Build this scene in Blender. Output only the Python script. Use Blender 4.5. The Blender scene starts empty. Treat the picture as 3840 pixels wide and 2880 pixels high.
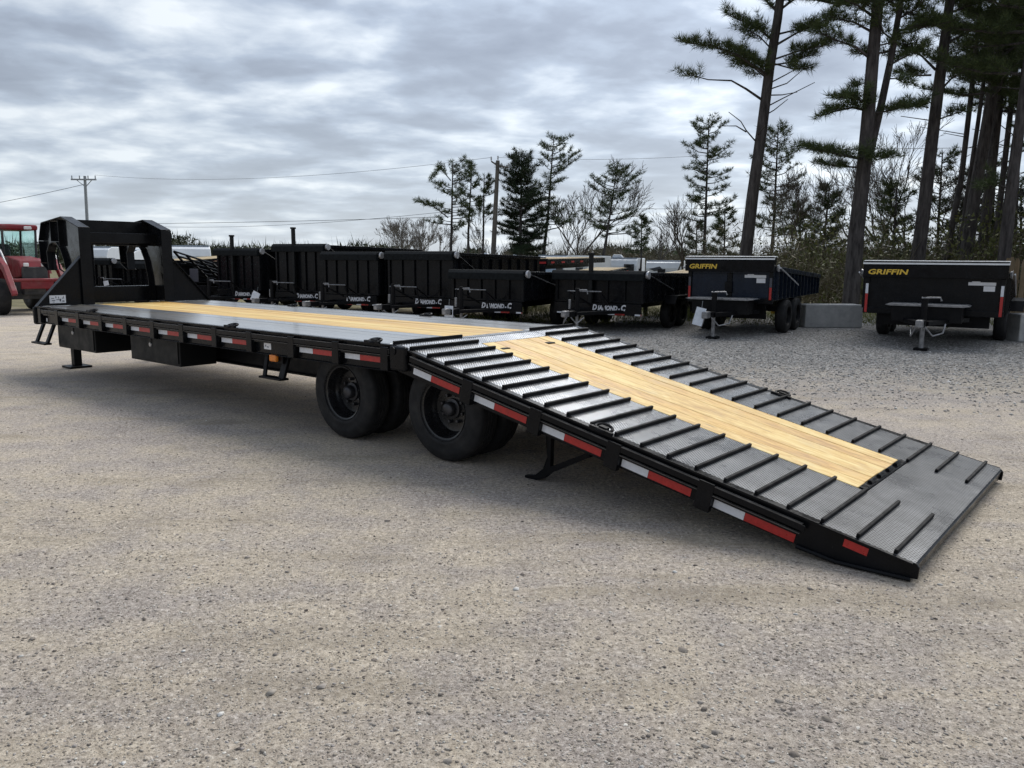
import bpy, math, random
import numpy as np
from mathutils import Vector, Matrix
random.seed(7); RNG = np.random.default_rng(7)
S = bpy.context.scene
COL = S.collection
R = math.radians

# ------------------------------------------------------------------ camera
CAM_H, CAM_PITCH, CAM_ROLL, CAM_F = 1.6468, -0.1548, 0.0072, 3016.6
cam = bpy.data.cameras.new('camera'); camo = bpy.data.objects.new('camera', cam); COL.objects.link(camo)
cam.sensor_fit = 'HORIZONTAL'; cam.sensor_width = 36.0; cam.lens = 36.0 * CAM_F / 3840.0
cam.clip_start = 0.05; cam.clip_end = 3000
_cp, _sp = math.cos(CAM_PITCH), math.sin(CAM_PITCH)
_fw = Vector((0, _cp, _sp)); _u0 = Vector((0, -_sp, _cp)); _r0 = Vector((1, 0, 0))
_cr, _sr = math.cos(CAM_ROLL), math.sin(CAM_ROLL)
_rt = _cr * _r0 + _sr * _u0; _up = -_sr * _r0 + _cr * _u0
camo.matrix_world = Matrix(((_rt.x, _up.x, -_fw.x, 0), (_rt.y, _up.y, -_fw.y, 0), (_rt.z, _up.z, -_fw.z, CAM_H), (0, 0, 0, 1)))
S.camera = camo

# ------------------------------------------------------------------ sky, sun, exposure
SUN_EL, SUN_AZ = R(46), R(28)          # azimuth measured from +Y towards +X: sun behind the clouds, ahead and a little to the right
world = bpy.data.worlds.new('World'); S.world = world; world.use_nodes = True
nt = world.node_tree; nt.nodes.clear(); N = nt.nodes.new; L = nt.links.new

def wnode(kind, **kw):
    n = N(kind)
    for k, v in kw.items(): setattr(n, k, v)
    return n

def wmath(op, a, b=None, clamp=False):
    n = wnode('ShaderNodeMath', operation=op, use_clamp=clamp)
    for i, s in enumerate((a, b)):
        if s is None: continue
        if isinstance(s, (int, float)): n.inputs[i].default_value = s
        else: L(s, n.inputs[i])
    return n.outputs[0]

sky = wnode('ShaderNodeTexSky', sky_type='NISHITA'); sky.sun_disc = False
sky.sun_elevation = SUN_EL; sky.sun_rotation = SUN_AZ
tc = wnode('ShaderNodeTexCoord'); sep = wnode('ShaderNodeSeparateXYZ'); L(tc.outputs['Generated'], sep.inputs[0])
zc = wmath('MAXIMUM', sep.outputs[2], 0.0)
den = wmath('ADD', zc, 0.16)
cx = wmath('DIVIDE', sep.outputs[0], den); cy = wmath('DIVIDE', sep.outputs[1], den)
cmb = wnode('ShaderNodeCombineXYZ'); L(cx, cmb.inputs[0]); L(cy, cmb.inputs[1]); cmb.inputs[2].default_value = 3.7
mp = wnode('ShaderNodeMapping'); mp.inputs['Rotation'].default_value = (0, 0, R(-14)); mp.inputs['Scale'].default_value = (1.0, 1.12, 1)
L(cmb.outputs[0], mp.inputs[0])
n1 = wnode('ShaderNodeTexNoise'); n1.inputs['Scale'].default_value = 2.1; n1.inputs['Detail'].default_value = 4; n1.inputs['Roughness'].default_value = 0.45; n1.inputs['Distortion'].default_value = 0.25
L(mp.outputs[0], n1.inputs['Vector'])
n2 = wnode('ShaderNodeTexNoise'); n2.inputs['Scale'].default_value = 0.7; n2.inputs['Detail'].default_value = 3
L(mp.outputs[0], n2.inputs['Vector'])
n3 = wnode('ShaderNodeTexNoise'); n3.inputs['Scale'].default_value = 5.5; n3.inputs['Detail'].default_value = 5; n3.inputs['Roughness'].default_value = 0.55; n3.inputs['Distortion'].default_value = 0.2
L(mp.outputs[0], n3.inputs['Vector'])
cl = wmath('ADD', wmath('MULTIPLY', n1.outputs['Fac'], 0.60), wmath('ADD', wmath('MULTIPLY', n2.outputs['Fac'], 0.18), wmath('MULTIPLY', n3.outputs['Fac'], 0.22)))
ramp = wnode('ShaderNodeValToRGB'); cr_ = ramp.color_ramp
cr_.elements[0].position = 0.37; cr_.elements[0].color = (0.195, 0.225, 0.285, 1)
cr_.elements[1].position = 0.625; cr_.elements[1].color = (0.62, 0.66, 0.70, 1)
for pos, c in ((0.45, (0.24, 0.276, 0.342, 1)), (0.51, (0.31, 0.36, 0.44, 1)), (0.57, (0.455, 0.505, 0.57, 1))):
    e = cr_.elements.new(pos); e.color = c
L(cl, ramp.inputs[0])
# thin cloud brightens towards the hidden sun
sd = Vector((math.sin(SUN_AZ) * math.cos(SUN_EL), math.cos(SUN_AZ) * math.cos(SUN_EL), math.sin(SUN_EL)))
dot = wnode('ShaderNodeVectorMath', operation='DOT_PRODUCT'); L(tc.outputs['Generated'], dot.inputs[0]); dot.inputs[1].default_value = sd
glow = wmath('POWER', wmath('MAXIMUM', dot.outputs['Value'], 0.0), 4.0)
glow = wmath('ADD', wmath('MULTIPLY', glow, 0.75), 0.88)
# pale band low down, where the cloud sheet is seen edge-on
low = wmath('POWER', wmath('SUBTRACT', 1.0, zc, True), 9.0)
mixl = wnode('ShaderNodeMixRGB'); L(wmath('MULTIPLY', low, 0.55), mixl.inputs[0]); L(ramp.outputs[0], mixl.inputs[1]); mixl.inputs[2].default_value = (0.63, 0.69, 0.73, 1)
gl = wnode('ShaderNodeVectorMath', operation='SCALE'); L(mixl.outputs[0], gl.inputs[0]); L(glow, gl.inputs['Scale'])
up10 = wnode('ShaderNodeVectorMath', operation='SCALE'); L(gl.outputs[0], up10.inputs[0]); up10.inputs['Scale'].default_value = 10.0
mixs = wnode('ShaderNodeMixRGB'); mixs.inputs[0].default_value = 0.94; L(sky.outputs[0], mixs.inputs[1]); L(up10.outputs[0], mixs.inputs[2])
bg = wnode('ShaderNodeBackground'); bg.inputs['Strength'].default_value = 0.070; L(mixs.outputs[0], bg.inputs[0])
wo = wnode('ShaderNodeOutputWorld'); L(bg.outputs[0], wo.inputs[0])

sun = bpy.data.lights.new('sun', 'SUN'); sun.energy = 1.5; sun.angle = R(48); sun.color = (1, 0.965, 0.91)
suno = bpy.data.objects.new('sun', sun); COL.objects.link(suno)
suno.rotation_euler = (-sd).to_track_quat('-Z', 'Y').to_euler()
vs = S.view_settings; vs.view_transform = 'Standard'; vs.look = 'None'; vs.exposure = 1.10; vs.gamma = 1.0; vs.use_curve_mapping = False
S.display_settings.display_device = 'sRGB'
S.cycles.max_bounces = 6; S.cycles.diffuse_bounces = 3; S.cycles.glossy_bounces = 3; S.cycles.transparent_max_bounces = 6
S.cycles.use_denoising = True

def ray(px, py):
    return _fw + _rt * ((px - 1920) / CAM_F) - _up * ((py - 1440) / CAM_F)

def at(px, py, Y):
    """world point of a photo pixel (3840 wide) at forward distance Y"""
    d = ray(px, py); return Vector((0, 0, CAM_H)) + d * (Y / d.y)

def gnd(px, py, z=0.0):
    d = ray(px, py); return Vector((0, 0, CAM_H)) + d * ((z - CAM_H) / d.z)

# ------------------------------------------------------------------ materials
MATS = {}
class Mat:
    def __init__(s, name, rough=0.6, color=(0.5, 0.5, 0.5), metal=0.0, spec=0.5, coat=0.0):
        s.m = bpy.data.materials.new(name); s.m.use_nodes = True; s.t = s.m.node_tree
        s.b = s.t.nodes['Principled BSDF']
        s.b.inputs['Base Color'].default_value = (*color, 1); s.b.inputs['Roughness'].default_value = rough
        s.b.inputs['Metallic'].default_value = metal; s.b.inputs['Specular IOR Level'].default_value = spec
        s.b.inputs['Coat Weight'].default_value = coat
        MATS[name] = s.m; s._c = None
    def n(s, kind, **kw):
        n = s.t.nodes.new(kind)
        for k, v in kw.items():
            if k in n.inputs and not hasattr(n, k): n.inputs[k].default_value = v
            else: setattr(n, k, v)
        return n
    def l(s, a, b): s.t.links.new(a, b)
    def co(s, scale=(1, 1, 1), rot=(0, 0, 0), kind='Object'):
        if s._c is None: s._c = s.n('ShaderNodeTexCoord')
        mp = s.n('ShaderNodeMapping'); mp.inputs['Scale'].default_value = scale; mp.inputs['Rotation'].default_value = rot
        s.l(s._c.outputs[kind], mp.inputs[0]); return mp.outputs[0]
    def noise(s, scale, detail=4, rough=0.55, vec=None, dist=0.0, add=None):
        n = s.n('ShaderNodeTexNoise'); n.inputs['Scale'].default_value = scale; n.inputs['Detail'].default_value = detail
        n.inputs['Roughness'].default_value = rough; n.inputs['Distortion'].default_value = dist
        if vec is None: vec = s.co()
        if add is not None:
            a = s.n('ShaderNodeVectorMath', operation='ADD'); s.l(vec, a.inputs[0]); s.l(add, a.inputs[1]); vec = a.outputs[0]
        s.l(vec, n.inputs['Vector']); return n.outputs['Fac']
    def ramp(s, fac, stops):
        r = s.n('ShaderNodeValToRGB'); e = r.color_ramp.elements
        while len(e) < len(stops): e.new(0.5)
        for el, (p, c) in zip(e, stops): el.position = p; el.color = (*c, 1) if not isinstance(c, (int, float)) else (c, c, c, 1)
        s.l(fac, r.inputs[0]); return r.outputs[0]
    def math(s, op, a, b=None, clamp=False):
        n = s.n('ShaderNodeMath', operation=op, use_clamp=clamp)
        for i, x in enumerate((a, b)):
            if x is None: continue
            if isinstance(x, (int, float)): n.inputs[i].default_value = x
            else: s.l(x, n.inputs[i])
        return n.outputs[0]
    def mix(s, f, a, b, mode='MIX'):
        n = s.n('ShaderNodeMixRGB', blend_type=mode)
        for i, x in enumerate((f, a, b)):
            if isinstance(x, tuple): n.inputs[i].default_value = (*x, 1)
            elif isinstance(x, (int, float)): n.inputs[i].default_value = x
            else: s.l(x, n.inputs[i])
        return n.outputs[0]
    def color(s, x): s.l(x, s.b.inputs['Base Color']); return s
    def roughness(s, x): s.l(x, s.b.inputs['Roughness']); return s
    def bump(s, h, strength=0.3, dist=0.01):
        b = s.n('ShaderNodeBump'); b.inputs['Strength'].default_value = strength; b.inputs['Distance'].default_value = dist
        s.l(h, b.inputs['Height']); s.l(b.outputs[0], s.b.inputs['Normal']); return s
    def objrand(s):
        o = s.n('ShaderNodeObjectInfo'); return o.outputs['Random']

def simple(name, color, rough=0.5, var=0.25, scale=6.0, metal=0.0, bump=0.0, spec=0.5, dust_or_dim=0.0):
    m = Mat(name, rough, color, metal, spec)
    f = m.noise(scale, 5)
    lo = tuple(c * (1 - var) for c in color); hi = tuple(min(1, c * (1 + var)) for c in color)
    c = m.ramp(f, ((0.3, lo), (0.7, hi)))
    if dust_or_dim:
        g = m.ramp(m.noise(scale * 0.6, 6, 0.65), ((0.5, 0.0), (0.75, dust_or_dim)))
        c = m.mix(g, c, (0.30, 0.27, 0.23))
    m.color(c)
    m.roughness(m.ramp(m.noise(scale * 1.7, 4), ((0.3, max(0.03, rough - 0.1)), (0.75, min(1, rough + 0.15)))))
    if bump: m.bump(m.noise(scale * 8, 3), bump, 0.004)
    return m

simple('black_paint', (0.0055, 0.006, 0.0075), 0.24, 0.3, 5, dust_or_dim=0.012, bump=0.03, spec=0.14)
simple('black_frame', (0.006, 0.006, 0.007), 0.42, 0.3, 7, dust_or_dim=0.02, spec=0.12)
simple('black_satin', (0.010, 0.0105, 0.0108), 0.50, 0.15, 4, dust_or_dim=0.012, spec=0.18)
simple('navy_paint', (0.0085, 0.014, 0.026), 0.28, 0.25, 3, dust_or_dim=0.012, spec=0.22)
simple('gloss_black', (0.006, 0.0065, 0.008), 0.10, 0.3, 5, dust_or_dim=0.01, bump=0.10, spec=0.5)
simple('mesh_tarp', (0.010, 0.0118, 0.013), 0.7, 0.35, 14, bump=0.3, spec=0.1)
simple('rubber', (0.015, 0.015, 0.016), 0.66, 0.3, 9, bump=0.15, dust_or_dim=0.06, spec=0.28)
simple('rim_black', (0.009, 0.009, 0.010), 0.26, 0.3, 9)
simple('bare_steel', (0.42, 0.42, 0.43), 0.35, 0.3, 12, metal=0.9)
simple('zinc', (0.55, 0.55, 0.56), 0.35, 0.2, 16, metal=0.6)
simple('tape_white', (0.66, 0.68, 0.72), 0.35, 0.08, 40)
simple('tape_red', (0.42, 0.016, 0.014), 0.35, 0.15, 40)
simple('sticker_white', (0.70, 0.70, 0.71), 0.45, 0.05, 20)
simple('sticker_grey', (0.06, 0.06, 0.075), 0.5, 0.1, 20)
simple('logo_yellow', (0.72, 0.47, 0.05), 0.5, 0.08, 20)
simple('logo_white', (0.68, 0.68, 0.70), 0.5, 0.08, 20)
simple('cleat_black', (0.006, 0.006, 0.007), 0.6, 0.3, 7, spec=0.12)
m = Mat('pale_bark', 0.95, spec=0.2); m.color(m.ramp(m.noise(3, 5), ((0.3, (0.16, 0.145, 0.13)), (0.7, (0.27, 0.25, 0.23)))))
simple('highlight_steel', (0.10, 0.092, 0.085), 0.42, 0.5, 9)  # pale tone for the painted highlights on the rail edges
simple('amber_plastic', (0.75, 0.22, 0.02), 0.25, 0.15, 20)
simple('paper', (0.70, 0.74, 0.80), 0.6, 0.12, 14)
simple('white_rv', (0.76, 0.79, 0.82), 0.4, 0.06, 2)
simple('blue_rv', (0.36, 0.47, 0.62), 0.4, 0.12, 1.5)
simple('rv_roof', (0.40, 0.47, 0.56), 0.6, 0.1, 2)
simple('dark_glass', (0.012, 0.014, 0.018), 0.12, 0.2, 3)
simple('rv_graphic', (0.05, 0.055, 0.07), 0.4, 0.2, 3)
simple('tractor_red', (0.19, 0.008, 0.014), 0.42, 0.25, 4, dust_or_dim=0.25)
simple('tractor_dark', (0.03, 0.032, 0.034), 0.6, 0.3, 6, dust_or_dim=0.3)
simple('lamp_white', (0.75, 0.75, 0.74), 0.3, 0.06, 10)
simple('pole_wood', (0.13, 0.115, 0.10), 0.85, 0.3, 3, bump=0.3)
simple('wire_black', (0.03, 0.03, 0.033), 0.6, 0.1, 3)
simple('wire_grey', (0.30, 0.32, 0.34), 0.5, 0.1, 3)
simple('green_tank', (0.02, 0.10, 0.05), 0.4, 0.2, 5)

m = Mat('cab_glass', 0.02, (0.55, 0.74, 0.70)); m.b.inputs['Transmission Weight'].default_value = 1.0; m.b.inputs['IOR'].default_value = 1.12
m.color(m.ramp(m.noise(2.5, 3), ((0.35, (0.70, 0.88, 0.84)), (0.7, (0.86, 0.97, 0.95)))))

# sawn pine boards, grain along the board
def wood(name, c0, c1, c2, rough, knots=True, along=(0.9, 26, 26), coatlike=0.5):
    m = Mat(name, rough, spec=coatlike)
    rnd = m.objrand(); off = m.n('ShaderNodeCombineXYZ')
    m.l(m.math('MULTIPLY', rnd, 37.0), off.inputs[0]); m.l(m.math('MULTIPLY', rnd, 91.0), off.inputs[1])
    g = m.noise(1.0, 6, 0.62, m.co(along), 0.6, off.outputs[0])
    g2 = m.noise(1.0, 3, 0.5, m.co((0.45, 5, 5)), 0.4, off.outputs[0])
    base = m.ramp(m.math('ADD', m.math('MULTIPLY', g, 0.62), m.math('MULTIPLY', g2, 0.38)), ((0.36, c0), (0.49, c1), (0.60, c2)))
    base = m.mix(m.math('MULTIPLY', rnd, 0.75), base, m.mix(1.0, base, (0.93, 0.80, 0.62), 'MULTIPLY'))
    if knots:
        v = m.n('ShaderNodeTexVoronoi'); v.inputs['Scale'].default_value = 1.0
        a = m.n('ShaderNodeVectorMath', operation='ADD'); m.l(m.co((1.6, 7.5, 1)), a.inputs[0]); m.l(off.outputs[0], a.inputs[1]); m.l(a.outputs[0], v.inputs['Vector'])
        k = m.ramp(v.outputs['Distance'], ((0.03, 0.75), (0.11, 0.0)))
        base = m.mix(k, base, (0.22, 0.10, 0.035))
    # dusty scuffs
    sc = m.ramp(m.noise(2.2, 6, 0.7), ((0.52, 0.0), (0.78, 0.35)))
    base = m.mix(sc, base, (0.44, 0.37, 0.27))
    m.color(base); m.bump(g, 0.25, 0.004)
    m.roughness(m.ramp(g2, ((0.3, rough - 0.08), (0.7, rough + 0.12))))
    return m
wood('pine_wood', (0.50, 0.28, 0.075), (0.74, 0.50, 0.165), (0.84, 0.65, 0.28), 0.52)
m = wood('dark_board', (0.15, 0.157, 0.168), (0.25, 0.26, 0.275), (0.36, 0.37, 0.39), 0.34, False)
m.b.inputs['Coat Weight'].default_value = 0.9; m.b.inputs['Coat Roughness'].default_value = 0.16; m.b.inputs['Coat IOR'].default_value = 1.8
wood('old_plank', (0.26, 0.20, 0.11), (0.40, 0.32, 0.19), (0.52, 0.43, 0.28), 0.8, False)
wood('fence_board', (0.10, 0.072, 0.042), (0.16, 0.118, 0.070), (0.21, 0.16, 0.105), 0.85, False, (26, 26, 0.9))

# punched tread plate: a regular grid of raised rims, worn pale on top, holes dark
m = Mat('tread_plate', 0.3)
sx_ = m.n('ShaderNodeSeparateXYZ'); m.l(m.co((1, 1, 1)), sx_.inputs[0])
gx = m.math('SINE', m.math('MULTIPLY', sx_.outputs[0], 2 * math.pi / 0.030)); gy = m.math('SINE', m.math('MULTIPLY', sx_.outputs[1], 2 * math.pi / 0.026))
hole = m.ramp(m.math('MULTIPLY', gx, gy), ((0.06, 0.0), (0.38, 1.0)))        # regular punched holes
wear = m.noise(3.0, 6, 0.65); wear2 = m.noise(0.9, 4, 0.6)
steel = m.ramp(m.math('ADD', m.math('MULTIPLY', wear, 0.5), m.math('MULTIPLY', wear2, 0.5)), ((0.36, (0.42, 0.435, 0.455)), (0.62, (0.62, 0.635, 0.66))))
base = m.mix(hole, steel, (0.022, 0.023, 0.026))
# blotchy dust, with the tail's weaker sky reflection painted in as a dark gradient
dust_or_dim = m.math('ADD', m.math('MULTIPLY', m.ramp(m.noise(5.0, 7, 0.7), ((0.35, 0.0), (0.75, 1.0))), 0.26), m.math('MULTIPLY', m.ramp(m.math('DIVIDE', sx_.outputs[0], 4.0), ((0.30, 0.0), (0.86, 1.0))), 0.62), True)
base = m.mix(dust_or_dim, base, m.mix(hole, (0.050, 0.050, 0.051), (0.014, 0.014, 0.014))); m.color(base)
m.l(m.math('MULTIPLY', m.math('SUBTRACT', 1.0, m.math('MULTIPLY', dust_or_dim, 0.95)), 0.80), m.b.inputs['Metallic'])
m.roughness(m.math('ADD', m.math('MULTIPLY', dust_or_dim, 0.06), m.ramp(wear, ((0.3, 0.20), (0.72, 0.32)))))
m.bump(m.noise(18, 4), 0.12, 0.003); m.b.inputs['Specular IOR Level'].default_value = 0.22

# dirt and gravel yard
m = Mat('yard_ground', 0.92, spec=0.25)
geo = m.n('ShaderNodeNewGeometry'); sp_ = m.n('ShaderNodeSeparateXYZ'); m.l(geo.outputs['Position'], sp_.inputs[0])
px_, py_ = sp_.outputs[0], sp_.outputs[1]
big = m.noise(0.32, 4, 0.55); mid = m.noise(1.6, 6, 0.65); fine = m.noise(34, 9, 0.86); grit = m.noise(85, 5, 0.78)
tracks = m.noise(1.0, 4, 0.6, m.co((0.35, 2.6, 1), (0, 0, R(24))), 0.5)
patch = m.noise(2.3, 8, 0.70); speck = m.noise(62, 6, 0.85)
tan_ = m.ramp(fine, ((0.38, (0.25, 0.205, 0.158)), (0.46, (0.49, 0.415, 0.322)), (0.53, (0.60, 0.515, 0.405)), (0.62, (0.78, 0.695, 0.575))))
gry_ = m.ramp(fine, ((0.39, (0.17, 0.145, 0.132)), (0.46, (0.40, 0.345, 0.305)), (0.53, (0.51, 0.447, 0.398)), (0.62, (0.75, 0.69, 0.63))))
mixf = m.ramp(m.math('ADD', m.math('MULTIPLY', big, 0.35), m.math('ADD', m.math('MULTIPLY', patch, 0.45), m.math('MULTIPLY', tracks, 0.20))), ((0.45, 0.0), (0.56, 0.92)))
c = m.mix(mixf, tan_, gry_)
# dark and pale grit, gathered in patches
gd = m.math('ADD', speck, m.math('MULTIPLY', m.math('SUBTRACT', patch, 0.5), 0.42))
c = m.mix(m.ramp(gd, ((0.55, 0.0), (0.61, 0.58))), c, (0.17, 0.142, 0.118))
c = m.mix(m.ramp(grit, ((0.585, 0.0), (0.66, 0.55))), c, (0.78, 0.74, 0.68))
c = m.mix(m.ramp(grit, ((0.35, 0.5), (0.42, 0.0))), c, (0.16, 0.135, 0.11))
for sc_, amt, pick in ((150, 0.45, 0), (58, 0.42, 1)):
    vs_ = m.n('ShaderNodeTexVoronoi'); vs_.inputs['Scale'].default_value = sc_; m.l(m.co(), vs_.inputs['Vector'])
    sc2 = m.n('ShaderNodeSeparateColor'); m.l(vs_.outputs['Color'], sc2.inputs[0])
    tone_ = m.ramp(sc2.outputs[pick], ((0.0, 0.42), (0.25, 0.80), (0.6, 1.02), (0.9, 1.22), (1.0, 1.55)))
    amt_ = m.ramp(m.noise(1.1 + pick, 5, 0.65), ((0.35, amt * 0.45), (0.65, amt)))
    c = m.mix(amt_, c, m.mix(1.0, c, tone_, 'MULTIPLY'))
damp = m.ramp(m.math('ADD', m.math('MULTIPLY', tracks, 0.6), m.math('MULTIPLY', mid, 0.4)), ((0.36, 0.5), (0.47, 0.0)))
c = m.mix(damp, c, (0.27, 0.225, 0.17))
# tyre tracks: faint ribbed bands sweeping across the yard
for ang, sc_, off_ in ((-38, 3.2, 0.0), (16, 2.6, 4.0)):
    wv = m.n('ShaderNodeTexWave', wave_type='BANDS', bands_direction='Y'); wv.inputs['Scale'].default_value = sc_; wv.inputs['Distortion'].default_value = 4.0; wv.inputs['Detail'].default_value = 4; wv.inputs['Detail Scale'].default_value = 0.8
    m.l(m.co((0.5, 2.4, 1), (0, 0, R(ang))), wv.inputs['Vector'])
    band = m.ramp(m.noise(1.0, 2, 0.5, m.co((0.10, 0.55, 1), (0, 0, R(ang)))), ((0.54, 0.0), (0.60, 1.0)))
    c = m.mix(m.math('MULTIPLY', m.math('MULTIPLY', band, m.ramp(wv.outputs['Color'], ((0.35, 0.0), (0.8, 1.0)))), 0.16), c, m.mix(1.0, c, (0.60, 0.57, 0.53), 'MULTIPLY'))
# crushed grey stone laid on the far right part of the yard
st = m.n('ShaderNodeTexVoronoi'); st.inputs['Scale'].default_value = 24; m.l(m.co(), st.inputs['Vector'])
sepc = m.n('ShaderNodeSeparateColor'); m.l(st.outputs['Color'], sepc.inputs[0])
stone = m.ramp(sepc.outputs[0], ((0.0, (0.13, 0.126, 0.12)), (0.45, (0.255, 0.248, 0.238)), (0.8, (0.36, 0.35, 0.335)), (1.0, (0.56, 0.55, 0.53))))
stone = m.mix(m.ramp(st.outputs['Distance'], ((0.4, 0.0), (0.75, 0.5))), stone, (0.12, 0.11, 0.10))
yy = m.math('ADD', py_, m.math('MULTIPLY', m.math('SUBTRACT', mid, 0.5), 5.0))
gmask = m.math('MULTIPLY', m.ramp(m.math('DIVIDE', yy, 20.0), ((0.44, 0.0), (0.66, 0.92))), m.ramp(m.math('DIVIDE', m.math('ADD', px_, 8.0), 14.0), ((0.40, 0.0), (0.78, 1.0))))
c = m.mix(gmask, c, stone)
gr = m.ramp(m.math('DIVIDE', m.math('ADD', yy, m.math('MULTIPLY', px_, 0.0)), 100.0), ((0.225, 0.0), (0.26, 1.0)))
verge = m.ramp(mid, ((0.3, (0.09, 0.085, 0.045)), (0.7, (0.22, 0.19, 0.10))))
c = m.mix(gr, c, verge)
m.color(c)
hb = m.math('ADD', m.math('MULTIPLY', fine, 0.7), m.math('ADD', m.math('MULTIPLY', grit, 0.25), m.math('MULTIPLY', mid, 1.1)))
hb = m.math('ADD', hb, m.math('MULTIPLY', m.math('MULTIPLY', gmask, m.math('SUBTRACT', 1.0, st.outputs['Distance'])), 0.8))
m.bump(hb, 0.7, 0.03)

m = Mat('pebble', 0.85, spec=0.3)
a = m.n('ShaderNodeAttribute'); a.attribute_name = 'tone'
m.color(m.mix(m.noise(60, 3), m.mix(1.0, a.outputs['Color'], (0.75, 0.75, 0.75), 'MULTIPLY'), a.outputs['Color']))

m = Mat('concrete', 0.9); f = m.noise(5, 7, 0.65); m.color(m.ramp(f, ((0.3, (0.30, 0.30, 0.295)), (0.7, (0.46, 0.455, 0.44))))); m.bump(m.noise(30, 5), 0.3, 0.01)
m = Mat('pine_bark', 0.95, spec=0.2); f = m.noise(1, 6, 0.65, m.co((9, 9, 1.6))); m.color(m.ramp(f, ((0.32, (0.026, 0.023, 0.023)), (0.66, (0.105, 0.094, 0.090))))); m.bump(f, 0.8, 0.05)
m = Mat('bare_bark', 0.95, spec=0.2); f = m.noise(3, 5); m.color(m.ramp(f, ((0.3, (0.06, 0.050, 0.042)), (0.7, (0.15, 0.13, 0.11)))))

def leaf(name, lo, hi):
    m = Mat(name, 0.7, spec=0.25); a = m.n('ShaderNodeAttribute'); a.attribute_name = 'tone'
    sc = m.n('ShaderNodeSeparateColor'); m.l(a.outputs['Color'], sc.inputs[0])
    m.color(m.ramp(sc.outputs[0], ((0.0, lo), (1.0, hi))))
    m.b.inputs['Subsurface Weight'].default_value = 0.0
leaf('pine_needles', (0.022, 0.040, 0.014), (0.115, 0.145, 0.055))
leaf('needles_dense', (0.010, 0.022, 0.010), (0.042, 0.062, 0.027))
leaf('brush_twigs', (0.060, 0.052, 0.036), (0.20, 0.17, 0.11))
leaf('brush_green', (0.045, 0.058, 0.020), (0.17, 0.175, 0.06))
leaf('grass_blades', (0.06, 0.08, 0.02), (0.22, 0.22, 0.06))
leaf('far_woods', (0.030, 0.040, 0.022), (0.095, 0.10, 0.055))

# ------------------------------------------------------------------ mesh helpers
class MB:
    """collects simple shapes and links them as one mesh object"""
    def __init__(s): s.v = []; s.f = []
    def add(s, vs, fs, M=None):
        o = len(s.v)
        if M is not None: vs = [tuple(M @ Vector(v)) for v in vs]
        s.v += [tuple(v) for v in vs]; s.f += [tuple(i + o for i in f) for f in fs]; return s
    def box(s, a, b, M=None):
        (x0, y0, z0), (x1, y1, z1) = a, b
        return s.add([(x0, y0, z0), (x1, y0, z0), (x1, y1, z0), (x0, y1, z0), (x0, y0, z1), (x1, y0, z1), (x1, y1, z1), (x0, y1, z1)],
                     [(0, 3, 2, 1), (4, 5, 6, 7), (0, 1, 5, 4), (1, 2, 6, 5), (2, 3, 7, 6), (3, 0, 4, 7)], M)
    def prism(s, poly, axis, a, b, M=None):
        """extrude a 2-D outline; axis 'y': outline in x,z; 'x': in y,z; 'z': in x,y"""
        n = len(poly)
        def mk(p, t):
            return {'y': (p[0], t, p[1]), 'x': (t, p[0], p[1]), 'z': (p[0], p[1], t)}[axis]
        vs = [mk(p, a) for p in poly] + [mk(p, b) for p in poly]
        fs = [tuple(range(n)), tuple(range(2 * n - 1, n - 1, -1))] + [(i, (i + 1) % n + 0, (i + 1) % n + n, i + n)[::-1] for i in range(n)]
        return s.add(vs, fs, M)
    def tube(s, pts, r, n=8, M=None, cap=True):
        pts = [Vector(p) for p in pts]; k = len(pts); rr = r if isinstance(r, (list, tuple)) else [r] * k
        vs, fs = [], []; ref = None
        for i, p in enumerate(pts):
            d = (pts[min(i + 1, k - 1)] - pts[max(i - 1, 0)]).normalized()
            if ref is None:
                ref = Vector((0, 0, 1)) if abs(d.z) < 0.9 else Vector((1, 0, 0))
            a = d.cross(ref).normalized(); b = a.cross(d).normalized(); ref = b
            for j in range(n):
                t = 2 * math.pi * j / n; vs.append(p + (a * math.cos(t) + b * math.sin(t)) * rr[i])
        for i in range(k - 1):
            for j in range(n): fs.append((i * n + j, i * n + (j + 1) % n, (i + 1) * n + (j + 1) % n, (i + 1) * n + j))
        if cap: fs += [tuple(range(n))[::-1], tuple((k - 1) * n + j for j in range(n))]
        return s.add(vs, fs, M)
    def lathe(s, prof, n=40, M=None, closed=False):
        """revolve (radius, y) outline round the y axis"""
        vs, fs = [], []; k = len(prof)
        for j in range(n):
            t = 2 * math.pi * j / n
            for (r, y) in prof: vs.append((r * math.cos(t), y, r * math.sin(t)))
        for j in range(n):
            j2 = (j + 1) % n
            for i in range(k if closed else k - 1):
                i2 = (i + 1) % k; fs.append((j * k + i, j * k + i2, j2 * k + i2, j2 * k + i))
        return s.add(vs, fs, M)
    def build(s, name, mat, parent=None, bevel=0.0, smooth=False, loc=None):
        me = bpy.data.meshes.new(name); me.from_pydata(s.v, [], s.f); me.validate(); me.update()
        me.materials.append(MATS[mat])
        if smooth:
            for p in me.polygons: p.use_smooth = True
            try: me.set_sharp_from_angle(angle=R(38))
            except Exception: pass
        return link(name, me, parent, bevel, loc)

def link(name, me, parent=None, bevel=0.0, loc=None):
    o = bpy.data.objects.new(name, me); COL.objects.link(o)
    if parent: o.parent = parent
    if loc is not None: o.location = loc
    if bevel:
        b = o.modifiers.new('edge', 'BEVEL'); b.width = bevel; b.segments = 2; b.limit_method = 'ANGLE'; b.angle_limit = R(40)
    return o

def tag(o, label=None, cat=None, group=None, kind=None):
    if label: o['label'] = label
    if cat: o['category'] = cat
    if group: o['group'] = group
    if kind: o['kind'] = kind
    return o

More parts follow.
